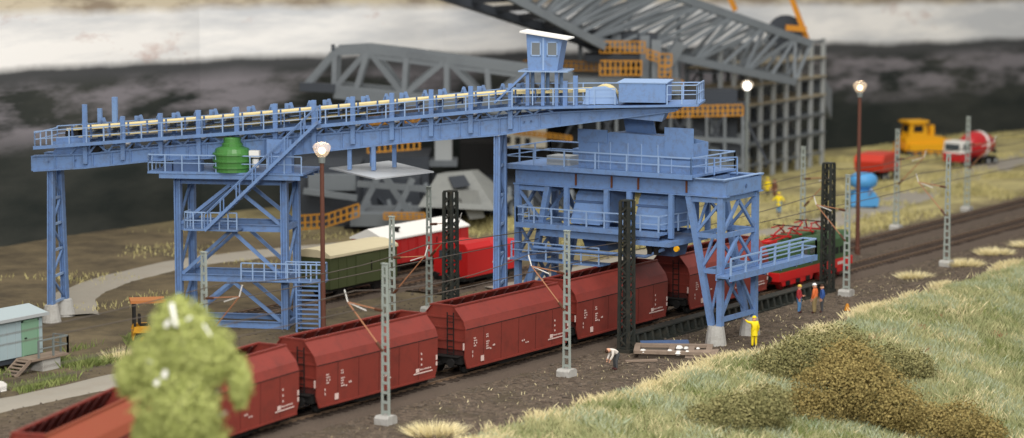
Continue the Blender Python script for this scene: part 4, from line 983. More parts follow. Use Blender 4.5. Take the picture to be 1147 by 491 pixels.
# ------------------------------------------------------------------ grey mining machine in the background (local x right, y away, z up)
EX_BASE = (82.0, 45.6, 0.0)
def mining_machine():
    t = thing('mining_machine', EX_BASE, TH-pi/2, 'huge grey open-cast mining machine with lattice booms and yellow railings in the background', 'mining machine')
    def truss(top, bot, dy, w, m='grey', wc=None):
        wc = wc or w*1.4
        for off in (0, dy):
            o = Vector((0, off, 0))
            for line in (top, bot):
                for a, b in zip(line, line[1:]): beam_part('chord', m, t, Vector(a)+o, Vector(b)+o, wc, wc*1.2)
            for i, (a, b) in enumerate(zip(top, bot)):
                beam_part('upright', m, t, Vector(a)+o, Vector(b)+o, w, w, (0, 1, 0))
                if i+1 < len(top):
                    p, q = (a, bot[i+1]) if i % 2 else (b, top[i+1])
                    beam_part('brace', m, t, Vector(p)+o, Vector(q)+o, w, w)
        for line in (top, bot):
            for a in line: beam_part('cross_tie', m, t, Vector(a), Vector(a)+Vector((0, dy, 0)), w*.8, w*.8)
    # long level boom at the left
    truss([(-14.52, -6.04, 13.31), (-11.81, -6.02, 13.46), (-8.67, -6.07, 13.10), (-5.38, -6.12, 12.66), (-2.09, -6.17, 12.23), (1.20, -6.22, 11.79), (4.85, -6.28, 11.28)],
          [(-14.59, -6.40, 10.34), (-12.84, -6.42, 10.12), (-8.89, -6.47, 9.76), (-5.38, -6.51, 9.40), (-1.87, -6.55, 9.03), (1.35, -6.59, 8.74), (4.85, -6.64, 8.31)], 5.0, .42, 'grey', .5)
    beam_part('nose_strut', 'grey', t, (-17.00, -6.38, 10.48), (-14.52, -6.04, 13.31), .5, .5); beam_part('nose_beam', 'greydark', t, (-17.37, -6.38, 10.48), (-14.45, -6.40, 10.34), .9, .7)
    beam_part('nose_strut', 'grey', t, (-17.11, -1.38, 10.14), (-14.64, -1.04, 13.04), .45, .45)
    beam_part('top_plate', 'grey', t, (-11.81, -6.03, 13.39), (4.85, -6.28, 11.28), .4, 1.2); beam_part('bottom_plate', 'grey', t, (-14.59, -6.44, 9.98), (4.85, -6.67, 8.09), .5, .9)
    beam_part('aerial_post', 'greydark', t, (-14.66, -6.04, 13.31), (-14.66, -5.97, 13.90), .3, .3)
    # big descending boom at the top
    T2 = [Vector((1.98, 1.14, 22.84)), Vector((15.21, 10.51, 16.97)), Vector((27.21, 18.06, 12.73))]; B2 = [Vector((-1.00, -3.44, 18.19)), Vector((6.58, 3.09, 13.88)), Vector((25.53, 15.65, 9.39))]
    def along(L, f):
        n = (len(L)-1)*f; i = min(int(n), len(L)-2); return L[i].lerp(L[i+1], n-i)
    nb = 16
    truss([tuple(along(T2, k/nb)) for k in range(nb+1)], [tuple(along(B2, k/nb)) for k in range(nb+1)], 6.0, .28, 'grey', .55)
    beam_part('boom_plate', 'greydark', t, (-8.92, 0.64, 18.66), (9.07, 7.97, 12.55), 2.6, .7); beam_part('boom_plate', 'grey', t, (-2.46, -5.36, 18.98), (7.77, 2.02, 13.33), .6, .7)
    for k in range(9):
        f = k/8; a = Vector((-8.96, 1.65, 18.63)).lerp(Vector((9.11, 8.97, 12.49)), f); b = Vector((-2.46, -5.36, 18.98)).lerp(Vector((7.77, 2.02, 13.33)), f)
        beam_part('boom_tie', 'greydark', t, a, b, .5, .5)
    # tie pylons in yellow, guide wheel
    for a, b in (((25.31, 20.68, 17.76), (27.12, 20.11, 13.03)), ((19.73, 20.64, 17.43), (20.55, 20.42, 15.64))): beam_part('pylon', 'orange', t, a, b, .42, .42)
    P('guide_wheel', 'greydark', t, lambda b: b.lathe([(1.75, -.3), (1.75, .3)], (25.36, 22.17, 13.42), 24, 'y'))
    beam_part('counter_box', 'orange', t, (25.04, 19.24, 14.14), (26.92, 19.22, 13.97), .8, .5)
    # machinery decks in the middle
    for a, b, w_, h_, m in (((5.08, 3.66, 10.18), (14.42, 3.62, 9.88), 5, 1.0, 'grey'), ((6.34, 8.14, 13.94), (12.58, 8.08, 13.48), 4, 1.2, 'greydark'), ((2.08, 9.76, 10.72), (7.74, 9.73, 10.41), 3, .7, 'grey'),
                            ((6.29, 5.91, 12.20), (13.01, 5.89, 12.04), 4, .6, 'greydark'), ((9.85, 7.43, 8.06), (20.37, 7.37, 7.60), 4, 1.0, 'greydark'), ((-1.04, 3.51, 8.97), (9.68, 3.47, 8.66), 4, 1.2, 'grey')):
        beam_part('machine_deck', m, t, a, b, w_, h_)
    for u0, u1 in (((12.24, 2.08, 13.86), (12.24, 1.33, 7.60)), ((11.36, 4.13, 14.14), (11.36, 3.54, 9.19)), ((13.78, 6.04, 13.27), (14.17, 5.40, 7.90)), ((8.99, 6.15, 14.19), (8.99, 5.42, 8.06)), ((15.31, 7.30, 6.98), (15.31, 6.65, 1.56)), ((17.64, 7.35, 7.36), (17.64, 6.61, 1.17))):
        beam_part('column', 'grey', t, u0, u1, .8, .8, (0, 1, 0))
    for a, b, m in (((9.68, 3.13, 5.77), (20.01, 2.75, 2.58), 'grey'), ((12.74, 3.24, 6.69), (20.24, 2.93, 4.10), 'greydark'), ((8.91, 2.95, 4.25), (15.80, 2.87, 3.65), 'grey'), ((12.30, 2.68, 10.40), (14.36, 3.06, 13.58), 'grey'), ((8.99, 5.42, 8.06), (11.46, 5.95, 12.50), 'greydark')):
        beam_part('diagonal', m, t, a, b, .9, .9)
    P('gear_house', 'greydark', t, lambda b: b.add(*box8((14.53, 7.56, 9.14), (19.67, 7.02, 4.66), 4)))
    P('gear_house', 'greydark', t, lambda b: b.add(*box8((5.18, 7.47, 8.37), (11.41, 6.60, 1.10), 6)))
    P('gear_house', 'grey', t, lambda b: b.add(*box8((17.56, 11.10, 5.08), (20.73, 10.58, 0.75), 4)))
    # lower left hull and crawler
    P('hull', 'greydark', t, lambda b: b.add(*box8((-17.98, -5.07, 4.56), (-6.91, -5.86, -2.03), 8)))
    P('hull', 'greydark', t, lambda b: b.add(*box8((-7.79, -1.35, 2.01), (4.99, -1.81, -1.79), 8)))
    P('hull', 'black', t, lambda b: b.add(*box8((-1.08, 11.31, 6.82), (20.34, 10.50, 0.04), 6)))
    for k in range(14):
        f = k/13.; a = Vector((-17.36, -8.27, 3.11)).lerp(Vector((4.90, -5.41, 1.78)), f); c = Vector((-16.04, -11.60, 0.57)).lerp(Vector((4.83, -8.70, -0.50)), f)
        beam_part('hull_frame', 'grey', t, a, c, .3, .3, (0, 1, 0)); beam_part('hull_frame', 'greydark', t, a, c+Vector((1.8, 0, 0)), .22, .22)
    for k in range(10):
        f = k/9.; a = Vector((5.82, 2.40, 8.13)).lerp(Vector((19.69, 2.33, 7.53)), f); c = Vector((5.82, 1.71, 2.38)).lerp(Vector((19.69, 1.64, 1.77)), f)
        beam_part('lattice_bar', 'grey', t, a, c, .26, .26, (0, 1, 0)); beam_part('lattice_bar', 'greydark', t, a, c+Vector((2.2 if k % 2 else -2.2, .3, 1.5)), .24, .24)
    for a, c in (((5.82, 2.13, 5.86), (19.69, 2.06, 5.26)), ((5.82, 1.88, 3.74), (19.69, 1.80, 3.14)), ((2.11, 14.33, 15.24), (13.31, 13.57, 8.88)), ((3.65, 9.58, 9.16), (14.66, 9.95, 12.28)), ((6.06, 12.40, 15.95), (6.06, 11.48, 8.23)), ((10.42, 12.57, 17.37), (10.42, 11.95, 12.17)), ((14.78, 12.33, 15.32), (14.78, 11.48, 8.23))):
        beam_part('lattice_bar', 'grey', t, a, c, .4, .4)
    P('hull', 'greydark', t, lambda b: b.add(*box8((-16.71, -15.12, 4.81), (-12.07, -15.75, -0.50), 7)))
    P('hull', 'greydark', t, lambda b: b.add(*box8((-12.57, -9.26, 3.21), (-7.50, -9.59, 0.48), 7)))
    P('hull_plate', 'grey', t, lambda b: b.add(*box8((-16.00, -16.19, 4.22), (-12.29, -16.34, 2.97), 1)))
    P('hull_plate', 'grey', t, lambda b: b.add(*box8((-12.52, -19.54, 1.51), (-6.73, -19.66, 0.55), 6)))
    P('crawler', 'black', t, lambda b: b.add(*box8((-13.20, -16.68, 0.19), (-6.55, -16.83, -1.07), 6)))
    P('crawler', 'greydark', t, lambda b: b.add(*box8((-7.57, -7.55, 0.69), (0.10, -7.81, -1.49), 5)))
    for a, b in (((-10.42, -17.19, 4.32), (-12.09, -17.59, 1.00)), ((-10.00, -17.19, 4.32), (-7.77, -17.59, 1.00)), ((-7.77, -17.22, 4.04), (-9.31, -17.59, 1.00)), ((-16.27, -17.34, 3.07), (-12.09, -17.41, 2.52)), ((-12.09, -17.27, 3.63), (-6.52, -17.32, 3.21))):
        beam_part('diagonal', 'grey', t, a, b, .45, .45)
    # pale funnel, column and deck house
    P('funnel', 'funnelgrey', t, lambda b: b.add([(-5.94, -13.20, 3.98), (-3.24, -13.18, 4.19), (-1.21, -19.51, 1.78), (-7.28, -19.47, 2.06), (-5.38, -7.21, 3.52), (-2.82, -7.19, 3.73), (0.10, -7.47, 1.41), (-6.84, -7.48, 1.27)],
        [(0, 1, 2, 3), (4, 7, 6, 5), (0, 4, 5, 1), (1, 5, 6, 2), (2, 6, 7, 3), (3, 7, 4, 0)]), 'pale grey sloping funnel')
    P('funnel_hatch', 'greydark', t, lambda b: b.add([(-5.07, -14.02, 3.85), (-3.79, -14.01, 3.99), (-3.26, -16.29, 3.38), (-4.59, -16.32, 3.17)], [(0, 1, 2, 3)]))
    P('funnel_wing', 'funnelgrey', t, lambda b: b.add([(-4.27, -18.33, 3.18), (-2.68, -18.32, 3.25), (-2.12, -18.58, 1.12), (-3.30, -18.60, 0.98), (-4.28, -17.74, 3.12), (-2.68, -17.73, 3.19), (-2.13, -17.98, 1.05), (-3.31, -18.00, 0.91)], [(0, 1, 2, 3), (7, 6, 5, 4), (0, 4, 5, 1), (1, 5, 6, 2), (2, 6, 7, 3), (3, 7, 4, 0)]))
    P('column_block', 'greylight', t, lambda b: b.add(*box8((-6.45, -2.85, 6.29), (-5.03, -3.14, 3.93), 2.5)))
    P('column_plinth', 'grey', t, lambda b: b.add(*box8((-9.95, -3.12, 4.07), (-4.59, -3.18, 3.56), 3)))
    dh = P('deck_house', 'cream', t, lambda b: b.add(*box8((-1.32, -0.81, 6.57), (2.89, -1.00, 4.93), 3)))
    for u in range(3):
        a, b2 = (((-0.57, -1.09, 5.91), (-0.12, -1.16, 5.32)), ((0.26, -1.09, 5.84), (0.71, -1.17, 5.24)), ((1.08, -1.10, 5.76), (1.53, -1.17, 5.17)))[u]
        P('window', 'black', dh, lambda b: b.add(*box8(a, b2, .1)))
    P('dark_hold', 'black', t, lambda b: b.add(*box8((-4.53, 5.03, 4.83), (5.13, 4.59, 1.15), 5)))
    # yellow railings
    def yrail(a, b, h, m='railyellow'):
        a, b = Vector(a), Vector(b); n = max(2, int((b-a).length/.42))
        def f(q):
            for k in range(n+1):
                p = a.lerp(b, k/n); q.beam(p, p+Vector((0, 0, h*random.uniform(.8, 1.08))), .14, .14, (0, 1, 0))
            for zf in (.05, .5, 1): q.beam(a+Vector((0, 0, h*zf)), b+Vector((0, 0, h*zf)), .1, .11)
        P('yellow_railing', m, t, f)
    for a, b, h in (((7.47, 1.95, 12.73), (11.26, 1.95, 12.73), 1.0), ((7.43, 0.72, 10.91), (10.91, 0.72, 10.91), 1.25), ((12.42, 0.82, 11.73), (13.47, 0.82, 11.73), 1.0), ((12.42, 0.70, 10.76), (13.40, 0.70, 10.76), .9), ((2.50, 5.78, 11.12), (7.29, 5.76, 10.97), .8),
                    ((11.43, 0.89, 12.33), (12.42, 0.86, 12.03), .8), ((12.72, 0.30, 7.38), (19.51, 0.32, 7.53), .95), ((-16.29, -21.67, 0.52), (-14.45, -21.66, 0.66), 1.1), ((-14.45, -21.66, 0.66), (-11.72, -21.55, 1.54), 1.0), ((-11.48, -13.01, 5.60), (-7.36, -12.97, 5.89), 1.3),
                    ((0.96, 5.73, 10.66), (2.04, 5.75, 10.82), 1.2), ((-11.59, -10.74, 7.69), (-9.58, -10.73, 7.84), .6), ((-9.01, -10.73, 7.84), (-7.43, -10.71, 7.98), .6), ((13.50, 3.63, 9.95), (14.65, 3.61, 9.80), .5), ((-9.85, -20.58, 1.22), (-6.70, -20.58, 1.22), .5), ((0.11, -1.86, 6.21), (4.97, -1.93, 5.61), .4)):
        yrail(a, b, h)
def box8(a, b, dy):
    x0, x1 = sorted((a[0], b[0])); z0, z1 = sorted((a[2], b[2])); y0 = a[1]; y1 = y0+dy
    return [(x0,y0,z0),(x1,y0,z0),(x1,y1,z0),(x0,y1,z0),(x0,y0,z1),(x1,y0,z1),(x1,y1,z1),(x0,y1,z1)], [(0,3,2,1),(4,5,6,7),(0,1,5,4),(1,2,6,5),(2,3,7,6),(3,0,4,7)]
mining_machine()
def scaffold():
    t = thing('scaffold_tower', (105.2, 38.2, 0), radians(1.3), 'tall open grid tower of pale steel posts and tan floors behind the gantry', 'scaffold')
    n = 9; W = 22.0; H = 12.4
    for k in range(n):
        x = k*W/(n-1)
        for y in (0, 3.4):
            beam_part('post', 'greylight' if y == 0 else 'grey', t, (x, y, 0), (x, y, H), .4, .3, (0, 1, 0))
    for j in range(7):
        z = 1.3+j*1.82
        for y in (-.02, 3.42): beam_part('ledger', 'grey', t, (-.3, y, z), (W+.3, y, z), .2, .2)
        if 0 < j < 6:
            P('floor', 'floortan' if j > 2 else 'grey', t, lambda b: b.box(-.2, W+.2, -.3, 3.6, z+.12, z+.26))
        for k in range(n): beam_part('transom', 'grey', t, (k*W/(n-1), 0, z-.2), (k*W/(n-1), 3.4, z-.2), .16, .16)
    for k in range(0, n-1, 2):
        x = k*W/(n-1)
        for j in range(6): beam_part('brace', 'greydark', t, (x, 3.45, 1.2+j*1.82), (x+W/(n-1), 3.45, 1.2+(j+1)*1.82), .15, .15)
    P('back_plate', 'greydark', t, lambda b: b.box(5.5, 13.5, 4.6, 4.8, 0, 8.5))
    P('side_girder', 'grey', t, lambda b: b.prism([(22.6, 8.6), (24.6, 7.2), (24.6, 4.4), (23.4, 5.6), (22.6, 7.2)], .2, 2.6, 'y'))
scaffold()
# ------------------------------------------------------------------ site hut
def hut():
    t = thing('site_hut', (2.6, 25.0, 0), 0, 'pale blue site hut with green door and wooden steps at the left edge', 'hut')
    L_, D, z0, z1 = 9.0, 2.4, .75, 2.85
    wl = P('wall', 'hutwall', t, lambda b: b.box(-L_, 0, 0, D, z0, z1))
    for k in range(14): P('board_joint', 'hutroof', wl, lambda b: b.box(-L_+.3+k*.66, -L_+.33+k*.66, -.015, 0, z0+.05, z1-.05)) if k < 11 else None
    rf = P('roof', 'hutroof', t, lambda b: b.prism([(-.25, z1), (D+.25, z1), (D+.25, z1+.12), (D/2, z1+.5), (-.25, z1+.12)], -L_-.25, .25, 'x'))
    P('roof_edge', 'greylight', rf, lambda b: b.box(-L_-.27, .27, -.30, -.25, z1-.03, z1+.14))
    d = P('door', 'hutgreen', t, lambda b: b.box(-1.55, -.45, -.05, -.002, z0+.02, z1-.25))
    P('frame', 'hutgreen', d, lambda b: b.box(-1.65, -1.55, -.08, -.002, z0, z1-.15).box(-.45, -.35, -.08, -.002, z0, z1-.15).box(-1.65, -.35, -.08, -.002, z1-.25, z1-.13))
    P('handle', 'black', d, lambda b: b.box(-1.45, -1.3, -.1, -.05, 1.7, 1.76))
    for x in (-4.1, -6.6):
        wn = P('window', 'hutgreen', t, lambda b: b.box(x, x+.75, -.05, -.002, 1.75, 2.4))
        P('pane', 'window', wn, lambda b: b.box(x+.1, x+.65, -.06, -.05, 1.84, 2.31)) if x < -5 else None
    P('underframe', 'greydark', t, lambda b: b.box(-L_, 0, .1, D-.1, .45, z0))
    for x in (-.5, -4.5, -8.5): P('plinth', 'concrete', t, lambda b: b.box(x-.35, x+.35, .0, D-.1, -.2, .45))
    ld = P('landing', 'wood', t, lambda b: b.box(-2.2, .75, -1.25, -.1, z0-.12, z0))
    P('landing_block', 'concrete', t, lambda b: b.box(-1.2, .2, -1.1, -.2, -.2, z0-.12))
    P('railing', 'lampgrey', ld, lambda b: (b.railing((.7, -1.2, z0), (.7, -.15, z0), .95, .5, .04), b.railing((-1.6, -1.2, z0), (.7, -1.2, z0), .95, 1.2, .04)))
    st = P('stair_stringer', 'wood', t, lambda b: b.beam((-2.2, -.25, z0-.05), (-3.4, -.25, -.05), .06, .2)); P('stair_stringer', 'wood', t, lambda b: b.beam((-2.2, -1.15, z0-.05), (-3.4, -1.15, -.05), .06, .2))
    for k in range(5):
        f = (k+.5)/5; P('tread', 'wood', st, lambda b: b.box(-2.2-1.2*f-.13, -2.2-1.2*f+.13, -1.12, -.28, (z0-.05)*(1-f)-.02, (z0-.05)*(1-f)+.03))
hut()
def white_car():
    t = thing('white_car', (-7.35, 20.9, .05), 0, 'white rounded car bonnet at the left picture edge beside the path', 'car')
    P('body', 'white', t, lambda b: b.prism([(-2, .3), (2.0, .3), (2.05, .65), (1.8, .82), (.9, .92), (-1.9, .92), (-2.05, .6)], -.8, .8, 'y'))
    P('cabin', 'white', t, lambda b: b.prism([(.8, .92), (.3, 1.4), (-1.2, 1.42), (-1.7, .92)], -.7, .7, 'y'))
    P('window', 'window', t, lambda b: b.prism([(.62, .98), (.22, 1.34), (-1.1, 1.35), (-1.5, .98)], -.715, -.70, 'y'))
    for x in (-1.25, 1.25):
        for y in (-.72, .72):
            w_ = P('wheel', 'black', t, lambda b: b.lathe([(.3, -.1), (.3, .1)], (x, y, .3), 16, 'y')); P('rim', 'greylight', w_, lambda b: b.lathe([(.17, -.12), (.17, -.1)], (x, y, .3), 12, 'y'))
    for y in (-.55, .55): P('headlight', 'window', t, lambda b: b.box(2.0, 2.06, y-.15, y+.15, .6, .72))
white_car()

# ------------------------------------------------------------------ vehicles
def wheel(t, m, c, r, w_, rim='greylight', n=18):
    o = P('wheel', m, t, lambda b: b.lathe([(r*.8, -w_/2), (r, -w_/2+.05), (r, w_/2-.05), (r*.8, w_/2)], c, n, 'y'))
    P('rim', rim, o, lambda b: b.lathe([(r*.45, -w_/2-.02), (r*.45, w_/2+.02)], c, 12, 'y'))
def loader():
    t = thing('wheel_loader', (10.5, 23.4, 0), radians(-45), 'yellow open-cab loader with canopy half hidden behind the blurred tree', 'loader'); t.scale = (.92, .92, .95)
    P('chassis', 'loaderyellow', t, lambda b: b.box(-1.7, 1.2, -.55, .55, .6, 1.05))
    P('engine_hood', 'loaderyellow', t, lambda b: b.prism([(.1, 1.05), (1.5, 1.05), (1.5, 1.55), (1.3, 1.7), (.1, 1.75)], -.5, .5, 'y'))
    for y in (-.75, .75): P('mudguard', 'loaderyellow', t, lambda b: b.prism([(-1.7, 1.1), (-1.6, 1.45), (-.7, 1.45), (-.4, 1.1)], y-.22, y+.22, 'y'))
    for x in (-1.55, .1):
        for y in (-.62, .62): beam_part('canopy_post', 'black', t, (x, y, 1.1), (x, y, 2.85), .15, .15, (0, 1, 0))
    P('canopy', 'canopy', t, lambda b: b.box(-1.8, .35, -.8, .8, 2.85, 3.02))
    P('seat', 'black', t, lambda b: b.box(-1.2, -.7, -.3, .3, 1.05, 1.5).box(-1.3, -1.15, -.3, .3, 1.5, 2.1))
    P('steering_wheel', 'black', t, lambda b: b.lathe([(.22, 0), (.22, .04)], (-.25, 0, 1.95), 12).beam((-.1, 0, 1.6), (-.25, 0, 1.95), .05))
    for y in (-.75, .75): wheel(t, 'black', (-1.0, y, .62), .62, .4, 'loaderyellow'); wheel(t, 'black', (1.0, y, .45), .45, .32, 'loaderyellow')
    for y in (-.4, .4): beam_part('lift_arm', 'loaderyellow', t, (.6, y, 1.2), (2.2, y, .5), .12, .2)
    P('bucket', 'loaderyellow', t, lambda b: b.prism([(2.1, .2), (2.9, .15), (2.95, .25), (2.3, .4), (2.35, .95), (2.1, .95)], -.9, .9, 'y'))
loader()
def dozer():
    t = thing('bulldozer', (141.5, 34.5, 0), radians(-38), 'orange-yellow bulldozer with cab in the far right background', 'bulldozer'); t.scale = (.86,)*3
    for y in (-1.35, 1.35):
        c_ = P('crawler_track', 'greydark', t, lambda b: b.prism([(-2.2, .1), (2.0, .1), (2.4, .55), (2.0, 1.0), (-2.2, 1.1), (-2.6, .55)], y-.3, y+.3, 'y'))
        for x in (-1.6, -.6, .4, 1.4): P('roller', 'orange', c_, lambda b: b.lathe([(.25, -.34), (.25, .34)], (x, y, .4), 10, 'y'))
        P('side_guard', 'yellow', t, lambda b: b.box(-2.4, 2.2, y-.34, y+.34, .75, 1.5))
    P('body', 'yellow', t, lambda b: b.prism([(-2.6, .7), (2.5, .7), (2.5, 2.2), (.4, 2.5), (-2.6, 2.3)], -1.05, 1.05, 'y'))
    cab = P('cab', 'yellow', t, lambda b: b.prism([(-2.2, 2.3), (.3, 2.4), (0, 4.0), (-2.0, 4.0)], -1.0, 1.0, 'y'))
    P('roof', 'yellow', cab, lambda b: b.box(-2.4, .3, -1.25, 1.25, 4.0, 4.25))
    P('window', 'black', cab, lambda b: b.box(-1.6, -.35, -1.03, -.99, 2.9, 3.7).box(-2.16, -2.1, -.7, .7, 2.9, 3.7))
    P('exhaust', 'yellow', t, lambda b: b.box(1.0, 1.5, -.3, .3, 2.4, 3.6))
    for y in (-1.6, 1.6): beam_part('push_arm', 'yellow', t, (-.5, y, .8), (3.2, y, .7), .25, .35)
    P('blade', 'yellow', t, lambda b: b.prism([(3.2, .1), (3.5, .1), (3.35, 1.0), (3.6, 1.9), (3.3, 1.9), (3.05, 1.0)], -2.1, 2.1, 'y'))
    P('ripper', 'orange', t, lambda b: b.beam((-2.6, 0, 1.6), (-3.8, 0, .5), .3, .4).box(-3.2, -2.6, -.9, .9, 1.0, 1.7))
dozer()
def tipper():
    t = thing('dump_truck', (117.2, 28.0, 0), radians(8), 'orange-red dump truck in front of the bulldozer', 'truck')
    P('chassis', 'black', t, lambda b: b.box(-2.8, 2.6, -.6, .6, .6, .95))
    P('tipper_body', 'truckred', t, lambda b: b.prism([(-3.0, 1.1), (.6, 1.0), (.9, 1.5), (1.0, 2.6), (-2.6, 2.6), (-3.3, 2.0)], -1.35, 1.35, 'y'))
    P('body_rim', 'truckred', t, lambda b: b.box(-3.0, 1.15, -1.42, -1.3, 2.2, 2.36).box(-3.0, 1.15, 1.3, 1.42, 2.2, 2.36))
    c_ = P('cab', 'truckred', t, lambda b: b.prism([(1.1, .8), (2.8, .8), (2.85, 1.7), (2.55, 2.5), (1.1, 2.5)], -1.2, 1.2, 'y'))
    P('window', 'window', c_, lambda b: b.prism([(1.5, 1.7), (2.5, 1.7), (2.35, 2.3), (1.5, 2.3)], -1.22, -1.2, 'y'))
    for x in (-2.2, -1.1, 1.9):
        for y in (-1.05, 1.05): wheel(t, 'black', (x, y, .5), .5, .35)
tipper()
def mixer():
    t = thing('mixer_truck', (134.8, 26.2, 0), radians(163), 'concrete mixer truck with red drum and white cab at far right', 'truck'); t.scale = (.88,)*3
    P('chassis', 'black', t, lambda b: b.box(-3.4, 3.2, -.6, .6, .6, .95))
    c_ = P('cab', 'white', t, lambda b: b.prism([(1.7, 1.6), (3.4, 1.6), (3.2, 2.9), (1.7, 2.9)], -1.25, 1.25, 'y'))
    P('cab_base', 'mixred', t, lambda b: b.box(1.7, 3.45, -1.25, 1.25, .7, 1.6))
    P('window', 'window', c_, lambda b: b.box(3.3, 3.42, -1.0, 1.0, 1.9, 2.6).box(2.1, 3.0, 1.24, 1.27, 1.9, 2.6))
    P('drum', 'mixred', t, lambda b: b.lathe([(.5, -3.3), (.9, -2.9), (1.45, -1.2), (1.5, -.2), (1.2, .9), (.7, 1.4)], (0, 0, 2.3), 20, 'x'), smooth=True)
    P('drum_band', 'white', t, lambda b: b.lathe([(1.46, -1.3), (1.53, -1.25), (1.53, -1.0), (1.5, -.95)], (0, 0, 2.3), 20, 'x'))
    P('chute', 'greydark', t, lambda b: b.beam((-3.2, 0, 2.1), (-4.0, 0, 1.2), .6, .1))
    for x in (-2.6, -1.4, 2.5):
        for y in (-1.05, 1.05): wheel(t, 'black', (x, y, .5), .5, .35)
mixer()
def blue_machine():
    t = thing('pump_machine', (96.0, 19.6, 0), TH, 'bright blue rounded machine behind the tall brown lamp post', 'machine')
    P('base', 'bluepaint', t, lambda b: b.prism([(-1.1, .25), (1.1, .25), (1.2, .9), (.8, 1.45), (-.8, 1.45), (-1.2, .9)], -1.2, 1.2, 'x'))
    P('neck', 'bluepaint', t, lambda b: b.lathe([(.75, 1.4), (.6, 1.6), (.7, 1.75)], n=14))
    P('tank', 'bluepaint', t, lambda b: b.lathe([(.7, 1.7), (1.1, 1.9), (1.2, 2.3), (1.1, 2.7), (.7, 2.95), (.1, 3.0)], n=18), smooth=True)
    P('skid', 'black', t, lambda b: b.box(-1.3, 1.3, -.9, -.7, 0, .28).box(-1.3, 1.3, .7, .9, 0, .28))
    P('nozzle', 'bluelight', t, lambda b: b.beam((-1.1, -.3, 1.2), (-1.5, -.5, 1.7), .2))
blue_machine()

# ------------------------------------------------------------------ junk by the gantry foot
def junk():
    t = thing('rubble_frame', (24.9, -2.2, .0), radians(-62), 'broken wooden frame with white rubble lying in front of the gantry foot', 'debris'); t.scale = (1., 1.45, 1.1)
    for p, q in (((-2.2, -.8, .25), (2.0, -.9, .22)), ((-2.1, .8, .22), (2.0, .7, .25)), ((-2.1, -.9, .25), (-2.1, .9, .25)), ((1.9, -.9, .22), (2.0, .8, .25)), ((-.2, -.8, .2), (-.1, .8, .22)), ((.9, -.8, .2), (1.0, .8, .22))):
        beam_part('plank', 'wood', t, p, q, .34, .16)
    P('earth_fill', 'rock', t, lambda b: b.prism([(-2.0, -.8), (2.4, -.9), (2.7, 0), (1.9, .8), (-2.0, .8)], -.15, .12, 'z'))
    P('side_board', 'wood', t, lambda b: b.add([(.6, -1.05, 0), (2.3, -1.0, 0), (2.5, -.85, .42), (.7, -.85, .36), (.6, -.95, 0), (2.3, -.9, 0), (2.5, -.75, .42), (.7, -.75, .36)], [(0, 1, 2, 3), (7, 6, 5, 4), (0, 4, 5, 1), (1, 5, 6, 2), (2, 6, 7, 3), (3, 7, 4, 0)]))
    rr = random.Random(5)
    for k in range(7):
        c = (rr.uniform(-1.8, 1.5), rr.uniform(-1.1, .3), .22+rr.uniform(0, .1)); r = rr.uniform(.1, .24)
        P('rubble_piece', 'white', t, lambda b: b.lathe([(r*.5, -r*.5), (r, 0), (r*.6, r*.5)], c, 5))
junk()
bs = MB().add([(-1.4, -.5, .0), (1.4, -.55, .0), (1.5, .5, .12), (-1.3, .55, .12), (-1.4, -.5, .06), (1.4, -.55, .06), (1.5, .5, .18), (-1.3, .55, .18)], [(3, 2, 1, 0), (4, 5, 6, 7), (0, 1, 5, 4), (1, 2, 6, 5), (2, 3, 7, 6), (3, 0, 4, 7)]).build('steel_sheet', 'bluedark')
bs.location = (26.6, -.55, .1); bs.rotation_euler = (0, 0, radians(-50)); tag(bs, 'flat blue steel sheet on the ground behind the wooden frame', 'steel sheet')
pk = MB().add([(-.9, -.12, 0), (.9, -.1, 0), (.9, .12, 0), (-.9, .1, 0), (-.9, -.12, .1), (.9, -.1, .1), (.9, .12, .1), (-.9, .1, .1)], [(3, 2, 1, 0), (4, 5, 6, 7), (0, 1, 5, 4), (1, 2, 6, 5), (2, 3, 7, 6), (3, 0, 4, 7)]).build('wooden_plank', 'wood')
pk.location = (21.3, -2.1, .05); pk.rotation_euler = (0, 0, radians(-48)); tag(pk, 'loose pale plank on the ground beside the stooping worker', 'plank')
cn = MB().lathe([(.22, -.1), (.18, .08), (.08, .42), (.05, .45)], (0, 0, 0), 12).build('marker_cone', 'orange')
cn.location = (44.4, -3.6, 0); tag(cn, 'small orange-brown marker right of the three standing people', 'marker')
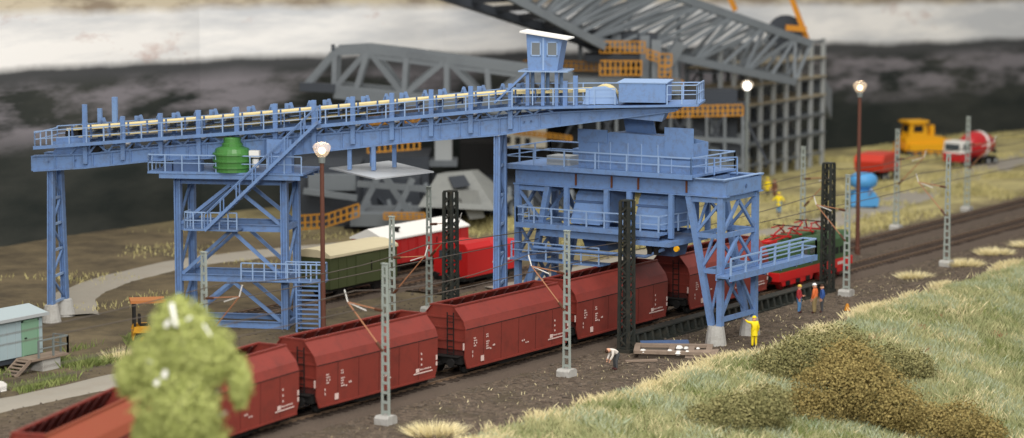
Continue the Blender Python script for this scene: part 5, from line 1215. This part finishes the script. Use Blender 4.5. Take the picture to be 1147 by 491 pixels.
# ------------------------------------------------------------------ people (skinned skeletons)
def person(loc, rz, label, parts, pose=None, hat=None, hair='hair', scale=1.):
    J = {'pel': (0, 0, .96), 'sp': (.0, 0, 1.14), 'ch': (-.01, 0, 1.34), 'nk': (0, 0, 1.49), 'hd': (.02, 0, 1.58), 'ht': (.03, 0, 1.70),
         'sl': (0, .17, 1.41), 'el': (-.02, .25, 1.14), 'wl': (.08, .25, .92), 'hl': (.11, .25, .83), 'sr': (0, -.17, 1.41), 'er': (-.02, -.25, 1.14), 'wr': (.08, -.25, .92), 'hr': (.11, -.25, .83),
         'pl': (0, .09, .90), 'kl': (.03, .10, .50), 'al': (0, .11, .10), 'tl': (.16, .12, .045), 'pr': (0, -.09, .90), 'kr': (.03, -.10, .50), 'ar': (0, -.11, .10), 'tr': (.16, -.12, .045)}
    if pose: J.update(pose)
    R = dict(pel=(.15, .13), sp=(.15, .12), ch=(.17, .125), nk=(.06, .06), hd=(.10, .11), ht=(.075, .085), sl=(.075,)*2, el=(.052,)*2, wl=(.038,)*2, hl=(.042, .03), pl=(.098,)*2, kl=(.066,)*2, al=(.05,)*2, tl=(.05, .04))
    E_ = [('pel', 'sp', 't'), ('sp', 'ch', 't'), ('ch', 'nk', 't'), ('nk', 'hd', 's'), ('hd', 'ht', 's'), ('ch', 'sl', 't'), ('sl', 'el', 't'), ('el', 'wl', 't'), ('wl', 'hl', 's'), ('ch', 'sr', 't'), ('sr', 'er', 't'), ('er', 'wr', 't'), ('wr', 'hr', 's'),
          ('pel', 'pl', 'l'), ('pl', 'kl', 'l'), ('kl', 'al', 'l'), ('al', 'tl', 'f'), ('pel', 'pr', 'l'), ('pr', 'kr', 'l'), ('kr', 'ar', 'l'), ('ar', 'tr', 'f')]
    names = list(J); idx = {n: i for i, n in enumerate(names)}
    me = bpy.data.meshes.new('body'); me.from_pydata([J[n] for n in names], [(idx[a], idx[b]) for a, b, _ in E_], [])
    tmp = bpy.data.objects.new('tmp', me); col.objects.link(tmp)
    sk = tmp.modifiers.new('Skin', 'SKIN'); sub = tmp.modifiers.new('Sub', 'SUBSURF'); sub.levels = 2; sub.render_levels = 2
    for n in names:
        r = R.get(n) or R[n[:-1]+'l']; sv = me.skin_vertices[0].data[idx[n]]; sv.radius = (r[0]*1.38, r[1]*1.38); sv.use_root = (n == 'pel')
    dg = bpy.context.evaluated_depsgraph_get(); dg.update()
    m2 = bpy.data.meshes.new_from_object(tmp.evaluated_get(dg)); bpy.data.objects.remove(tmp)
    m2.name = 'body'; m2.shade_smooth()
    mats = {'t': parts[0], 'l': parts[1], 'f': parts[2], 's': 'skin'}; order = ['t', 'l', 'f', 's']
    m2.materials.clear()
    for k in order: m2.materials.append(MATS[mats[k]])
    segs = [(Vector(J[a]), Vector(J[b]), k) for a, b, k in E_]
    for f in m2.polygons:
        c = f.center; best = None
        for a, b, k in segs:
            d = b-a; tt = max(0, min(1, (c-a).dot(d)/max(d.length_squared, 1e-6))); ds = (c-(a+d*tt)).length
            if best is None or ds < best[0]: best = (ds, k)
        f.material_index = order.index(best[1])
    # fingers, nose and ears belong to the same body mesh
    ex = MB()
    for s in 'lr':
        w_, h_ = Vector(J['w'+s]), Vector(J['h'+s]); d = (h_-w_).normalized(); sd = d.cross(Vector((0, 1, 0)))
        sd = sd.normalized() if sd.length > .1 else Vector((1, 0, 0))
        for k, ln in enumerate((.07, .085, .08, .06)):
            o = h_+sd*(k-1.5)*.02+d*.02; ex.tube(o, o+d*ln*.6, .011, .010, 5); ex.tube(o+d*ln*.6, o+d*ln+Vector((.01, 0, 0)), .010, .007, 5)
        o = w_.lerp(h_, .5)+sd*.035; ex.tube(o, o+sd*.03+d*.05, .012, .009, 5)
    hd, ht = Vector(J['hd']), Vector(J['ht']); upd = (ht-hd).normalized(); fdir = (Vector((0, 1, 0)).cross(upd)).normalized()
    ctr = hd.lerp(ht, .4)
    ex.tube(ctr+fdir*.09+upd*.02, ctr+fdir*.125-upd*.02, .01, .018, 5)
    for s in (-1, 1): ex.tube(ctr+Vector((0, s*.09, 0))-upd*.02, ctr+Vector((0, s*.115, 0))+upd*.03, .02, .02, 6)
    bm = bmesh.new(); bm.from_mesh(m2); n0 = len(bm.faces); base = [bm.verts.new(v) for v in ex.v]
    for f in ex.f:
        nf = bm.faces.new([base[i] for i in f]); nf.material_index = 3
    bm.to_mesh(m2); bm.free()
    t = thing('person', loc, rz, label, 'person'); t.scale = (scale,)*3
    body = bpy.data.objects.new('body', m2); col.objects.link(body); body.parent = t
    def at_head(b, prof):
        M = Matrix.Translation(ctr) @ Matrix((fdir, Vector((0, 1, 0)), upd)).transposed().to_4x4(); k = len(b.v); b.lathe(prof, n=14); b.v[k:] = [tuple(M @ Vector(v)) for v in b.v[k:]]
    if hat:
        P('hat', hat, t, lambda b: at_head(b, [(.15, .055), (.15, .07), (.118, .075), (.115, .12), (.08, .165), (.01, .18)]))
    else:
        P('hair', hair, t, lambda b: at_head(b, [(.112, .03), (.116, .08), (.09, .14), (.01, .165)]))
    def eyes(b):
        for s in (-.035, .035): b.sphere(tuple(ctr+fdir*.098+upd*.03+Vector((0, s, 0))), .012, 6)
    P('eyes', 'black', t, eyes)
    P('mouth', 'jacketred', t, lambda b: b.beam(ctr+fdir*.1-upd*.055+Vector((0, -.025, 0)), ctr+fdir*.1-upd*.055+Vector((0, .025, 0)), .012, .01))
    if len(parts) > 3:
        P('coat_tail', parts[3], t, lambda b: b.lathe([(.20, .66), (.185, .8), (.165, .98), (.165, 1.05)], n=14))
    return t
ga = ground_z
person((29.4, -4.9, ga(29.4, -4.9)), TH+.25, 'person in yellow rain suit waving one raised arm beside the gantry foot', ('yellowcoat', 'yellowcoat', 'shoe', 'yellowcoat'),
       {'el': (.02, .38, 1.44), 'wl': (.05, .52, 1.56), 'hl': (.06, .58, 1.61)}, hat='yellowcoat')
person((18.7, -2.0, ga(18.7, -2.)), radians(150), 'stooping person in white shirt and dark trousers in front of the dark tower mast', ('shirtwhite', 'trousergrey', 'shoe'),
       {'pel': (-.10, 0, .90), 'sp': (.06, 0, 1.02), 'ch': (.24, 0, 1.12), 'nk': (.38, 0, 1.14), 'hd': (.46, 0, 1.12), 'ht': (.56, 0, 1.07), 'sl': (.27, .17, 1.10), 'el': (.30, .2, .82), 'wl': (.42, .16, .62), 'hl': (.45, .15, .54),
        'sr': (.27, -.17, 1.10), 'er': (.30, -.2, .82), 'wr': (.42, -.16, .62), 'hr': (.45, -.15, .54), 'pl': (-.1, .09, .85), 'pr': (-.1, -.09, .85)})
person((41.9, -1.5, ga(41.9, -1.5)), radians(-80), 'person in red jacket and blue jeans with yellow cap, left of the three talking', ('jacketred', 'jeans', 'shoe'), {'wl': (.2, .2, 1.05), 'hl': (.27, .16, 1.08)}, hat='hatyellow')
person((42.35, -2.35, ga(42.35, -2.35)), radians(95), 'person with white helmet and orange vest in the middle of the three', ('vestorange', 'khaki', 'shoe'), {'wr': (.1, -.27, .9), 'hr': (.14, -.27, .81)}, hat='helmet', scale=1.06)
person((42.9, -2.6, ga(42.9, -2.6)), radians(120), 'person in blue jacket, right of the three talking', ('jacketblue', 'trousergrey', 'shoe'))
person((98.4, 29.8, ga(98.4, 29.8)), radians(200), 'person in yellow raincoat standing far back left of the white lamp', ('yellowcoat', 'trousergrey', 'shoe', 'yellowcoat'), hat='yellowcoat')
person((97.0, 28.4, ga(97.0, 28.4)), radians(170), 'person in brown clothes next to the far yellow raincoat', ('browncloth', 'browncloth', 'shoe'))
person((88.4, 23.6, ga(88.4, 23.6)), radians(190), 'person in yellow jacket and blue trousers in the background above the locomotive', ('yellowcoat', 'jeans', 'shoe', 'yellowcoat'), {'el': (.1, .42, 1.2), 'er': (.1, -.42, 1.2), 'wl': (.15, .5, 1.1), 'hl': (.16, .54, 1.08), 'wr': (.15, -.5, 1.1), 'hr': (.16, -.54, 1.08)}, hat='yellowcoat')

# ------------------------------------------------------------------ foliage
def leaves(name, m, parent, blobs, n, size, seedv, shell=.5, fuzz=.4):
    rr = random.Random(seedv); vs, fs = [], []
    tot = sum(b[3]*b[4]+b[3]*b[5]+b[4]*b[5] for b in blobs)
    for (cx, cy, cz, rx, ry, rz) in blobs:
        k = int(n*(rx*ry+rx*rz+ry*rz)/tot)
        for _ in range(k):
            d = Vector((rr.gauss(0, 1), rr.gauss(0, 1), rr.gauss(0, 1))).normalized()
            lump = 1+.22*mnoise.noise((cx+d.x*2.2, cy+d.y*2.2, cz+d.z*2.2))+.13*mnoise.noise((cx+d.x*6, cy+d.y*6, cz+d.z*6))
            rad = (shell+(1-shell)*rr.random()**.5)*lump*(1+(fuzz*rr.random()**1.5 if rr.random() < .3 else 0))
            p = Vector((cx+d.x*rx*rad, cy+d.y*ry*rad, cz+d.z*rz*rad)); s = size*rr.uniform(.6, 1.4)
            a = Vector((rr.gauss(0, 1), rr.gauss(0, 1), rr.gauss(0, 1))).normalized(); b = a.cross(d).normalized() if abs(a.dot(d)) < .95 else a.orthogonal().normalized(); c = a.cross(b)
            q = len(vs); vs += [p+a*s, p+b*s*.8, p-a*s*.9, p-b*s*.7+c*s*.3]; fs += [(q, q+1, q+2), (q, q+2, q+3)]
    me = bpy.data.meshes.new(name); me.from_pydata([tuple(v) for v in vs], [], fs); me.materials.append(MATS[m])
    o = bpy.data.objects.new(name, me); col.objects.link(o); o.parent = parent; return o
def tree():
    x, y = -34.5, -16.3; z0 = ga(x, y); t = thing('foreground_tree', (x, y, z0), TH-pi/2, 'blurred light green foliage tree in the lower left foreground', 'tree')
    Z = lambda z: z-z0
    bl = [(0, 0, Z(10.3), 1.3, 1.3, 1.45), (-.05, 0, Z(11.4), .62, .7, .55), (-.9, 0, Z(9.6), .95, 1.1, 1.05), (.95, 0, Z(9.8), .95, 1.1, 1.05), (-1.85, 0, Z(9.15), .45, .6, .72), (1.95, 0, Z(8.95), .42, .55, .95), (-.1, -.4, Z(8.1), 1.45, 1.4, 1.5), (0, .2, Z(6.4), 1.6, 1.7, 1.6), (-1.3, .2, Z(7.0), .5, .7, .8)]
    cr = leaves('crown', 'leaf_tree', t, bl, 60000, .055, 11, .5, .12)
    P('trunk', 'bark', t, lambda b: b.tube((0, 0, -.3), (0, 0, Z(7)), .32, .2, 10).tube((0, 0, Z(7)), (.05, 0, Z(11.7)), .2, .05, 8))
    rr = random.Random(3)
    for k in range(14):
        z = Z(6+k*.4); a = rr.uniform(0, 2*pi); r = rr.uniform(1.0, 1.6)*(1 if z < Z(9.5) else .6)
        P('limb', 'bark', t, lambda b: b.tube((0, 0, z), (r*cos(a), r*sin(a), z+.7), .08, .03, 6))
    for p, q, r in (((-.2, -1.0, Z(11.8)), (.0, -1.42, Z(11.1)), .08), ((-.35, -1.4, Z(11.1)), (-.22, -1.42, Z(11.3)), .09), ((.35, -1.3, Z(11.3)), (.5, -1.3, Z(11.4)), .05), ((.9, -1.3, Z(11.15)), (1.15, -1.45, Z(10.8)), .035), ((-.35, -2.05, Z(9.5)), (-.28, -2.05, Z(9.72)), .1), ((-.62, -2.05, Z(9.25)), (-.55, -2.05, Z(9.4)), .09)):
        P('bare_twig', 'white', t, lambda b: b.tube(p, q, r, r*.7, 6))
tree()
def bush(x, y, blobs, m, n, size, seedv, label):
    z0 = ga(x, y); t = thing('bush', (x, y, z0), TH-pi/2, label, 'bush', 'bushes on the embankment')
    leaves('foliage', m, t, blobs, int(n*.7), size*.85, seedv, .4); leaves('foliage', 'leaf_bush_yellow' if m == 'leaf_bush' else 'leaf_bush_green', t, blobs, int(n*.35), size*.8, seedv+100, .6)
    rr = random.Random(seedv)
    for k in range(5):
        b = blobs[k % len(blobs)]; P('stem', 'barkbrown', t, lambda q: q.tube((rr.uniform(-.3, .3), rr.uniform(-.3, .3), -.3), (b[0]*.7, b[1]*.7, b[2]), .07, .03, 6))
bush(19.6, -15.4, [(-.8, 0, 1.6, 2.1, 1.8, 1.8), (1.3, .2, 1.5, 2.0, 1.7, 1.7), (.1, .5, 2.9, 1.7, 1.5, 1.4), (2.6, -.3, .8, 1.6, 1.5, 1.2), (-2.2, -.3, .7, 1.4, 1.3, 1.1)], 'leaf_bush', 26000, .075, 21, 'large olive-brown bush at the bottom right of the embankment')
bush(24.6, -11.4, [(-2.2, 0, .9, 1.5, 1.3, 1.2), (-.6, .1, 1.5, 1.7, 1.5, 1.5), (1.2, .2, 1.7, 1.7, 1.5, 1.5), (2.8, 0, .9, 1.5, 1.4, 1.2)], 'leaf_bush_green', 20000, .075, 22, 'darker green-brown bush higher up behind the large olive bush')
bush(22.4, -18.9, [(-.4, 0, .7, 1.7, 1.5, 1.2), (1.5, .2, .8, 1.5, 1.3, 1.2), (3.0, 0, .4, 1.0, 1., .8)], 'leaf_bush', 13000, .075, 23, 'low olive-brown bush right of the large bush at the picture bottom')
bush(12.2, -12.8, [(0, 0, .6, 1.7, 1.5, 1.1), (1.6, .3, .9, 1.4, 1.3, 1.2), (-1.6, 0, .3, 1.3, 1.2, .8)], 'leaf_bush_green', 12000, .075, 24, 'green-brown bush left of the large olive bush at the picture bottom')
bush(30.2, -12.9, [(0, 0, .6, 1.6, 1.4, 1.1), (1.4, .2, .4, 1.3, 1.2, .9)], 'leaf_bush_green', 8000, .075, 25, 'small dark green bush right of the upper bush')

def blades(name, m, region, n, hmin, hmax, wd, seedv, mask=None, lean=.35, label=None):
    rr = random.Random(seedv); vs, fs = [], []
    x0, x1, y0, y1 = region; c = 0; tries = 0
    while c < n and tries < n*6:
        tries += 1
        x, y = rr.uniform(x0, x1), rr.uniform(y0, y1)
        if mask and rr.random() > mask(x, y): continue
        z = ga(x, y)-.04; h = rr.uniform(hmin, hmax); a = rr.uniform(0, 2*pi); ca, sa = cos(a)*wd/2, sin(a)*wd/2
        lx, ly = rr.gauss(0, lean)*h, rr.gauss(0, lean)*h
        k = len(vs); vs += [(x-ca, y-sa, z), (x+ca, y+sa, z), (x+lx*.4+ca*.7, y+ly*.4+sa*.7, z+h*.6), (x+lx, y+ly, z+h)]
        fs += [(k, k+1, k+2), (k, k+2, k+3)]; c += 1
    me = bpy.data.meshes.new(name); me.from_pydata(vs, [], fs); me.materials.append(MATS[m])
    o = bpy.data.objects.new(name, me); col.objects.link(o); o['kind'] = 'stuff'
    if label: tag(o, label, 'grass')
    return o
N = lambda x, y, s, o=0: mnoise.noise((x*s, y*s, o))
blades('slope_grass', 'grass_slope', (-6, 80, -27, -5.9), 190000, .25, .6, .036, 31, lambda x, y: (1 if y < crest(x)-.3 else .12)*(.2+.8*max(0, min(1, .5+N(x, y, .9)*1.8))), .3, 'pale green grass covering the embankment slope')
blades('slope_grass', 'grass_green', (-6, 80, -26, -6.2), 36000, .25, .55, .036, 32, lambda x, y: max(0, min(1, N(x, y, .22, 5)*3)), .3, 'darker green grass patches on the embankment')
blades('slope_grass', 'grass_pale', (-6, 80, -27, -6.3), 45000, .3, .65, .034, 38, lambda x, y: max(0, min(1, .15+N(x, y, .3, 15)*2.5)), .3, 'bluish pale grass patches on the embankment')
blades('slope_grass', 'grass_dry', (-4, 80, -27, -6.3), 24000, .25, .6, .034, 40, lambda x, y: max(0, min(1, N(x, y, .35, 31)*2.5)), .35, 'straw-coloured grass mixed into the embankment')
blades('slope_grass', 'grass_red', (24, 46, -16, -9), 2500, .25, .5, .04, 39, lambda x, y: max(0, N(x, y, .5, 21)*4-1.0), .3, 'reddish grass patches on the embankment')
blades('crest_grass', 'grass_dry', (-4, 95, -8.8, -4.8), 24000, .25, .62, .036, 33, lambda x, y: math.exp(-((y-crest(x)+.1+1.0*N(x, y, .35))/.6)**2)*(.04+max(0, .35+N(x, 0, .22, 8)*2.2)), .4, 'dry pale grass fringe along the embankment crest')
blades('rear_grass', 'grass_far', (62, 170, 12, 42), 24000, .25, .6, .09, 34, lambda x, y: max(0, N(x, y, .12, 3)*3+.1), .3, 'pale dry grass patches in the right background')
blades('rear_grass', 'grass_far', (18, 62, 33, 60), 1500, .2, .4, .08, 35, lambda x, y: max(0, N(x, y, .15, 4)*2.5-.2), .3, 'sparse grass in the left background')
blades('hut_grass', 'grass_green', (-6, 12, 20.5, 27), 3200, .2, .6, .05, 36, lambda x, y: max(0, N(x, y, .45, 6)*2+.12)*(1 if y < 24.9 or x > 2.6 else .1), .35, 'green weeds around the site hut')
blades('track_weeds', 'grass_dry', (-10, 70, -5.5, 1.0), 700, .08, .2, .04, 37, lambda x, y: .3, .5, 'sparse dry weeds on the gravel')
def tuft(x, y, r, h, n, m, seedv, label):
    rr = random.Random(seedv); t = MB()
    for _ in range(n):
        a = rr.uniform(0, 2*pi); q = r*sqrt(rr.random()); px, py = q*cos(a), q*sin(a); hh = h*rr.uniform(.5, 1)*(1-.5*q/r); o = rr.uniform(0, 2*pi)
        tip = (px*1.7+rr.gauss(0, .08), py*1.7+rr.gauss(0, .08), hh); k = .03
        t.add([(px-k*cos(o), py-k*sin(o), -.05), (px+k*cos(o), py+k*sin(o), -.05), tip], [(0, 1, 2)])
    o = t.build('grass_tuft', m); o.location = (x, y, ga(x, y)); tag(o, label, 'grass tuft', 'pale grass tufts by the tracks')
tuft(60.5, -.9, 1.0, .7, 500, 'grass_dry', 41, 'pale grass tuft left of the right-hand lattice mast')
tuft(67.9, -1.5, 1.1, .75, 550, 'grass_dry', 42, 'pale grass tuft at the foot of the right-hand lattice mast')
tuft(75.0, -.8, 1.1, .8, 550, 'grass_dry', 43, 'pale grass tuft right of the right-hand lattice mast')
tuft(80.5, -1.4, 1.2, .8, 500, 'grass_dry', 44, 'pale grass tuft nearest the right picture edge')
tuft(6.2, 22.6, .8, 1.1, 350, 'grass_dry', 45, 'tall straw-coloured tuft beside the hut landing')
tuft(4.4, 23.3, .9, .8, 350, 'grass_green', 46, 'green tuft below the hut landing')
tuft(-1.0, -3.6, 1.2, .8, 600, 'grass_dry', 47, 'pale grass tuft in front of the nearest lattice mast')
tuft(8.2, 22.8, .6, .7, 250, 'grass_green', 48, 'small green tuft between the hut and the loader')

def pebbles():
    rr = random.Random(51); vs, fs = [], []
    T = [(1, 1, 1), (-1, -1, 1), (-1, 1, -1), (1, -1, -1)]
    O = [(1, 0, 0), (-1, 0, 0), (0, 1, 0), (0, -1, 0), (0, 0, 1), (0, 0, -1)]; OF = [(0, 2, 4), (2, 1, 4), (1, 3, 4), (3, 0, 4), (2, 0, 5), (1, 2, 5), (3, 1, 5), (0, 3, 5)]
    for _ in range(16000):
        x, y = rr.uniform(-15, 95), rr.choice((rr.uniform(-5.8, 2.2), rr.uniform(-5.8, 2.2), rr.uniform(6, 8), rr.uniform(11, 24)))
        s = rr.uniform(.03, .1)*(1.8 if rr.random() < .06 else 1); z = ga(x, y)+s*.2; k = len(vs)
        vs += [(x+a*s*rr.uniform(.6, 1.3), y+b*s*rr.uniform(.6, 1.3), z+c*s*rr.uniform(.4, .9)) for a, b, c in O]; fs += [tuple(i+k for i in f) for f in OF]
    me = bpy.data.meshes.new('gravel'); me.from_pydata(vs, [], fs); me.materials.append(MATS['rock'])
    o = bpy.data.objects.new('gravel', me); col.objects.link(o); tag(o, 'loose gravel scattered beside the tracks', 'gravel', kind='stuff')
pebbles()
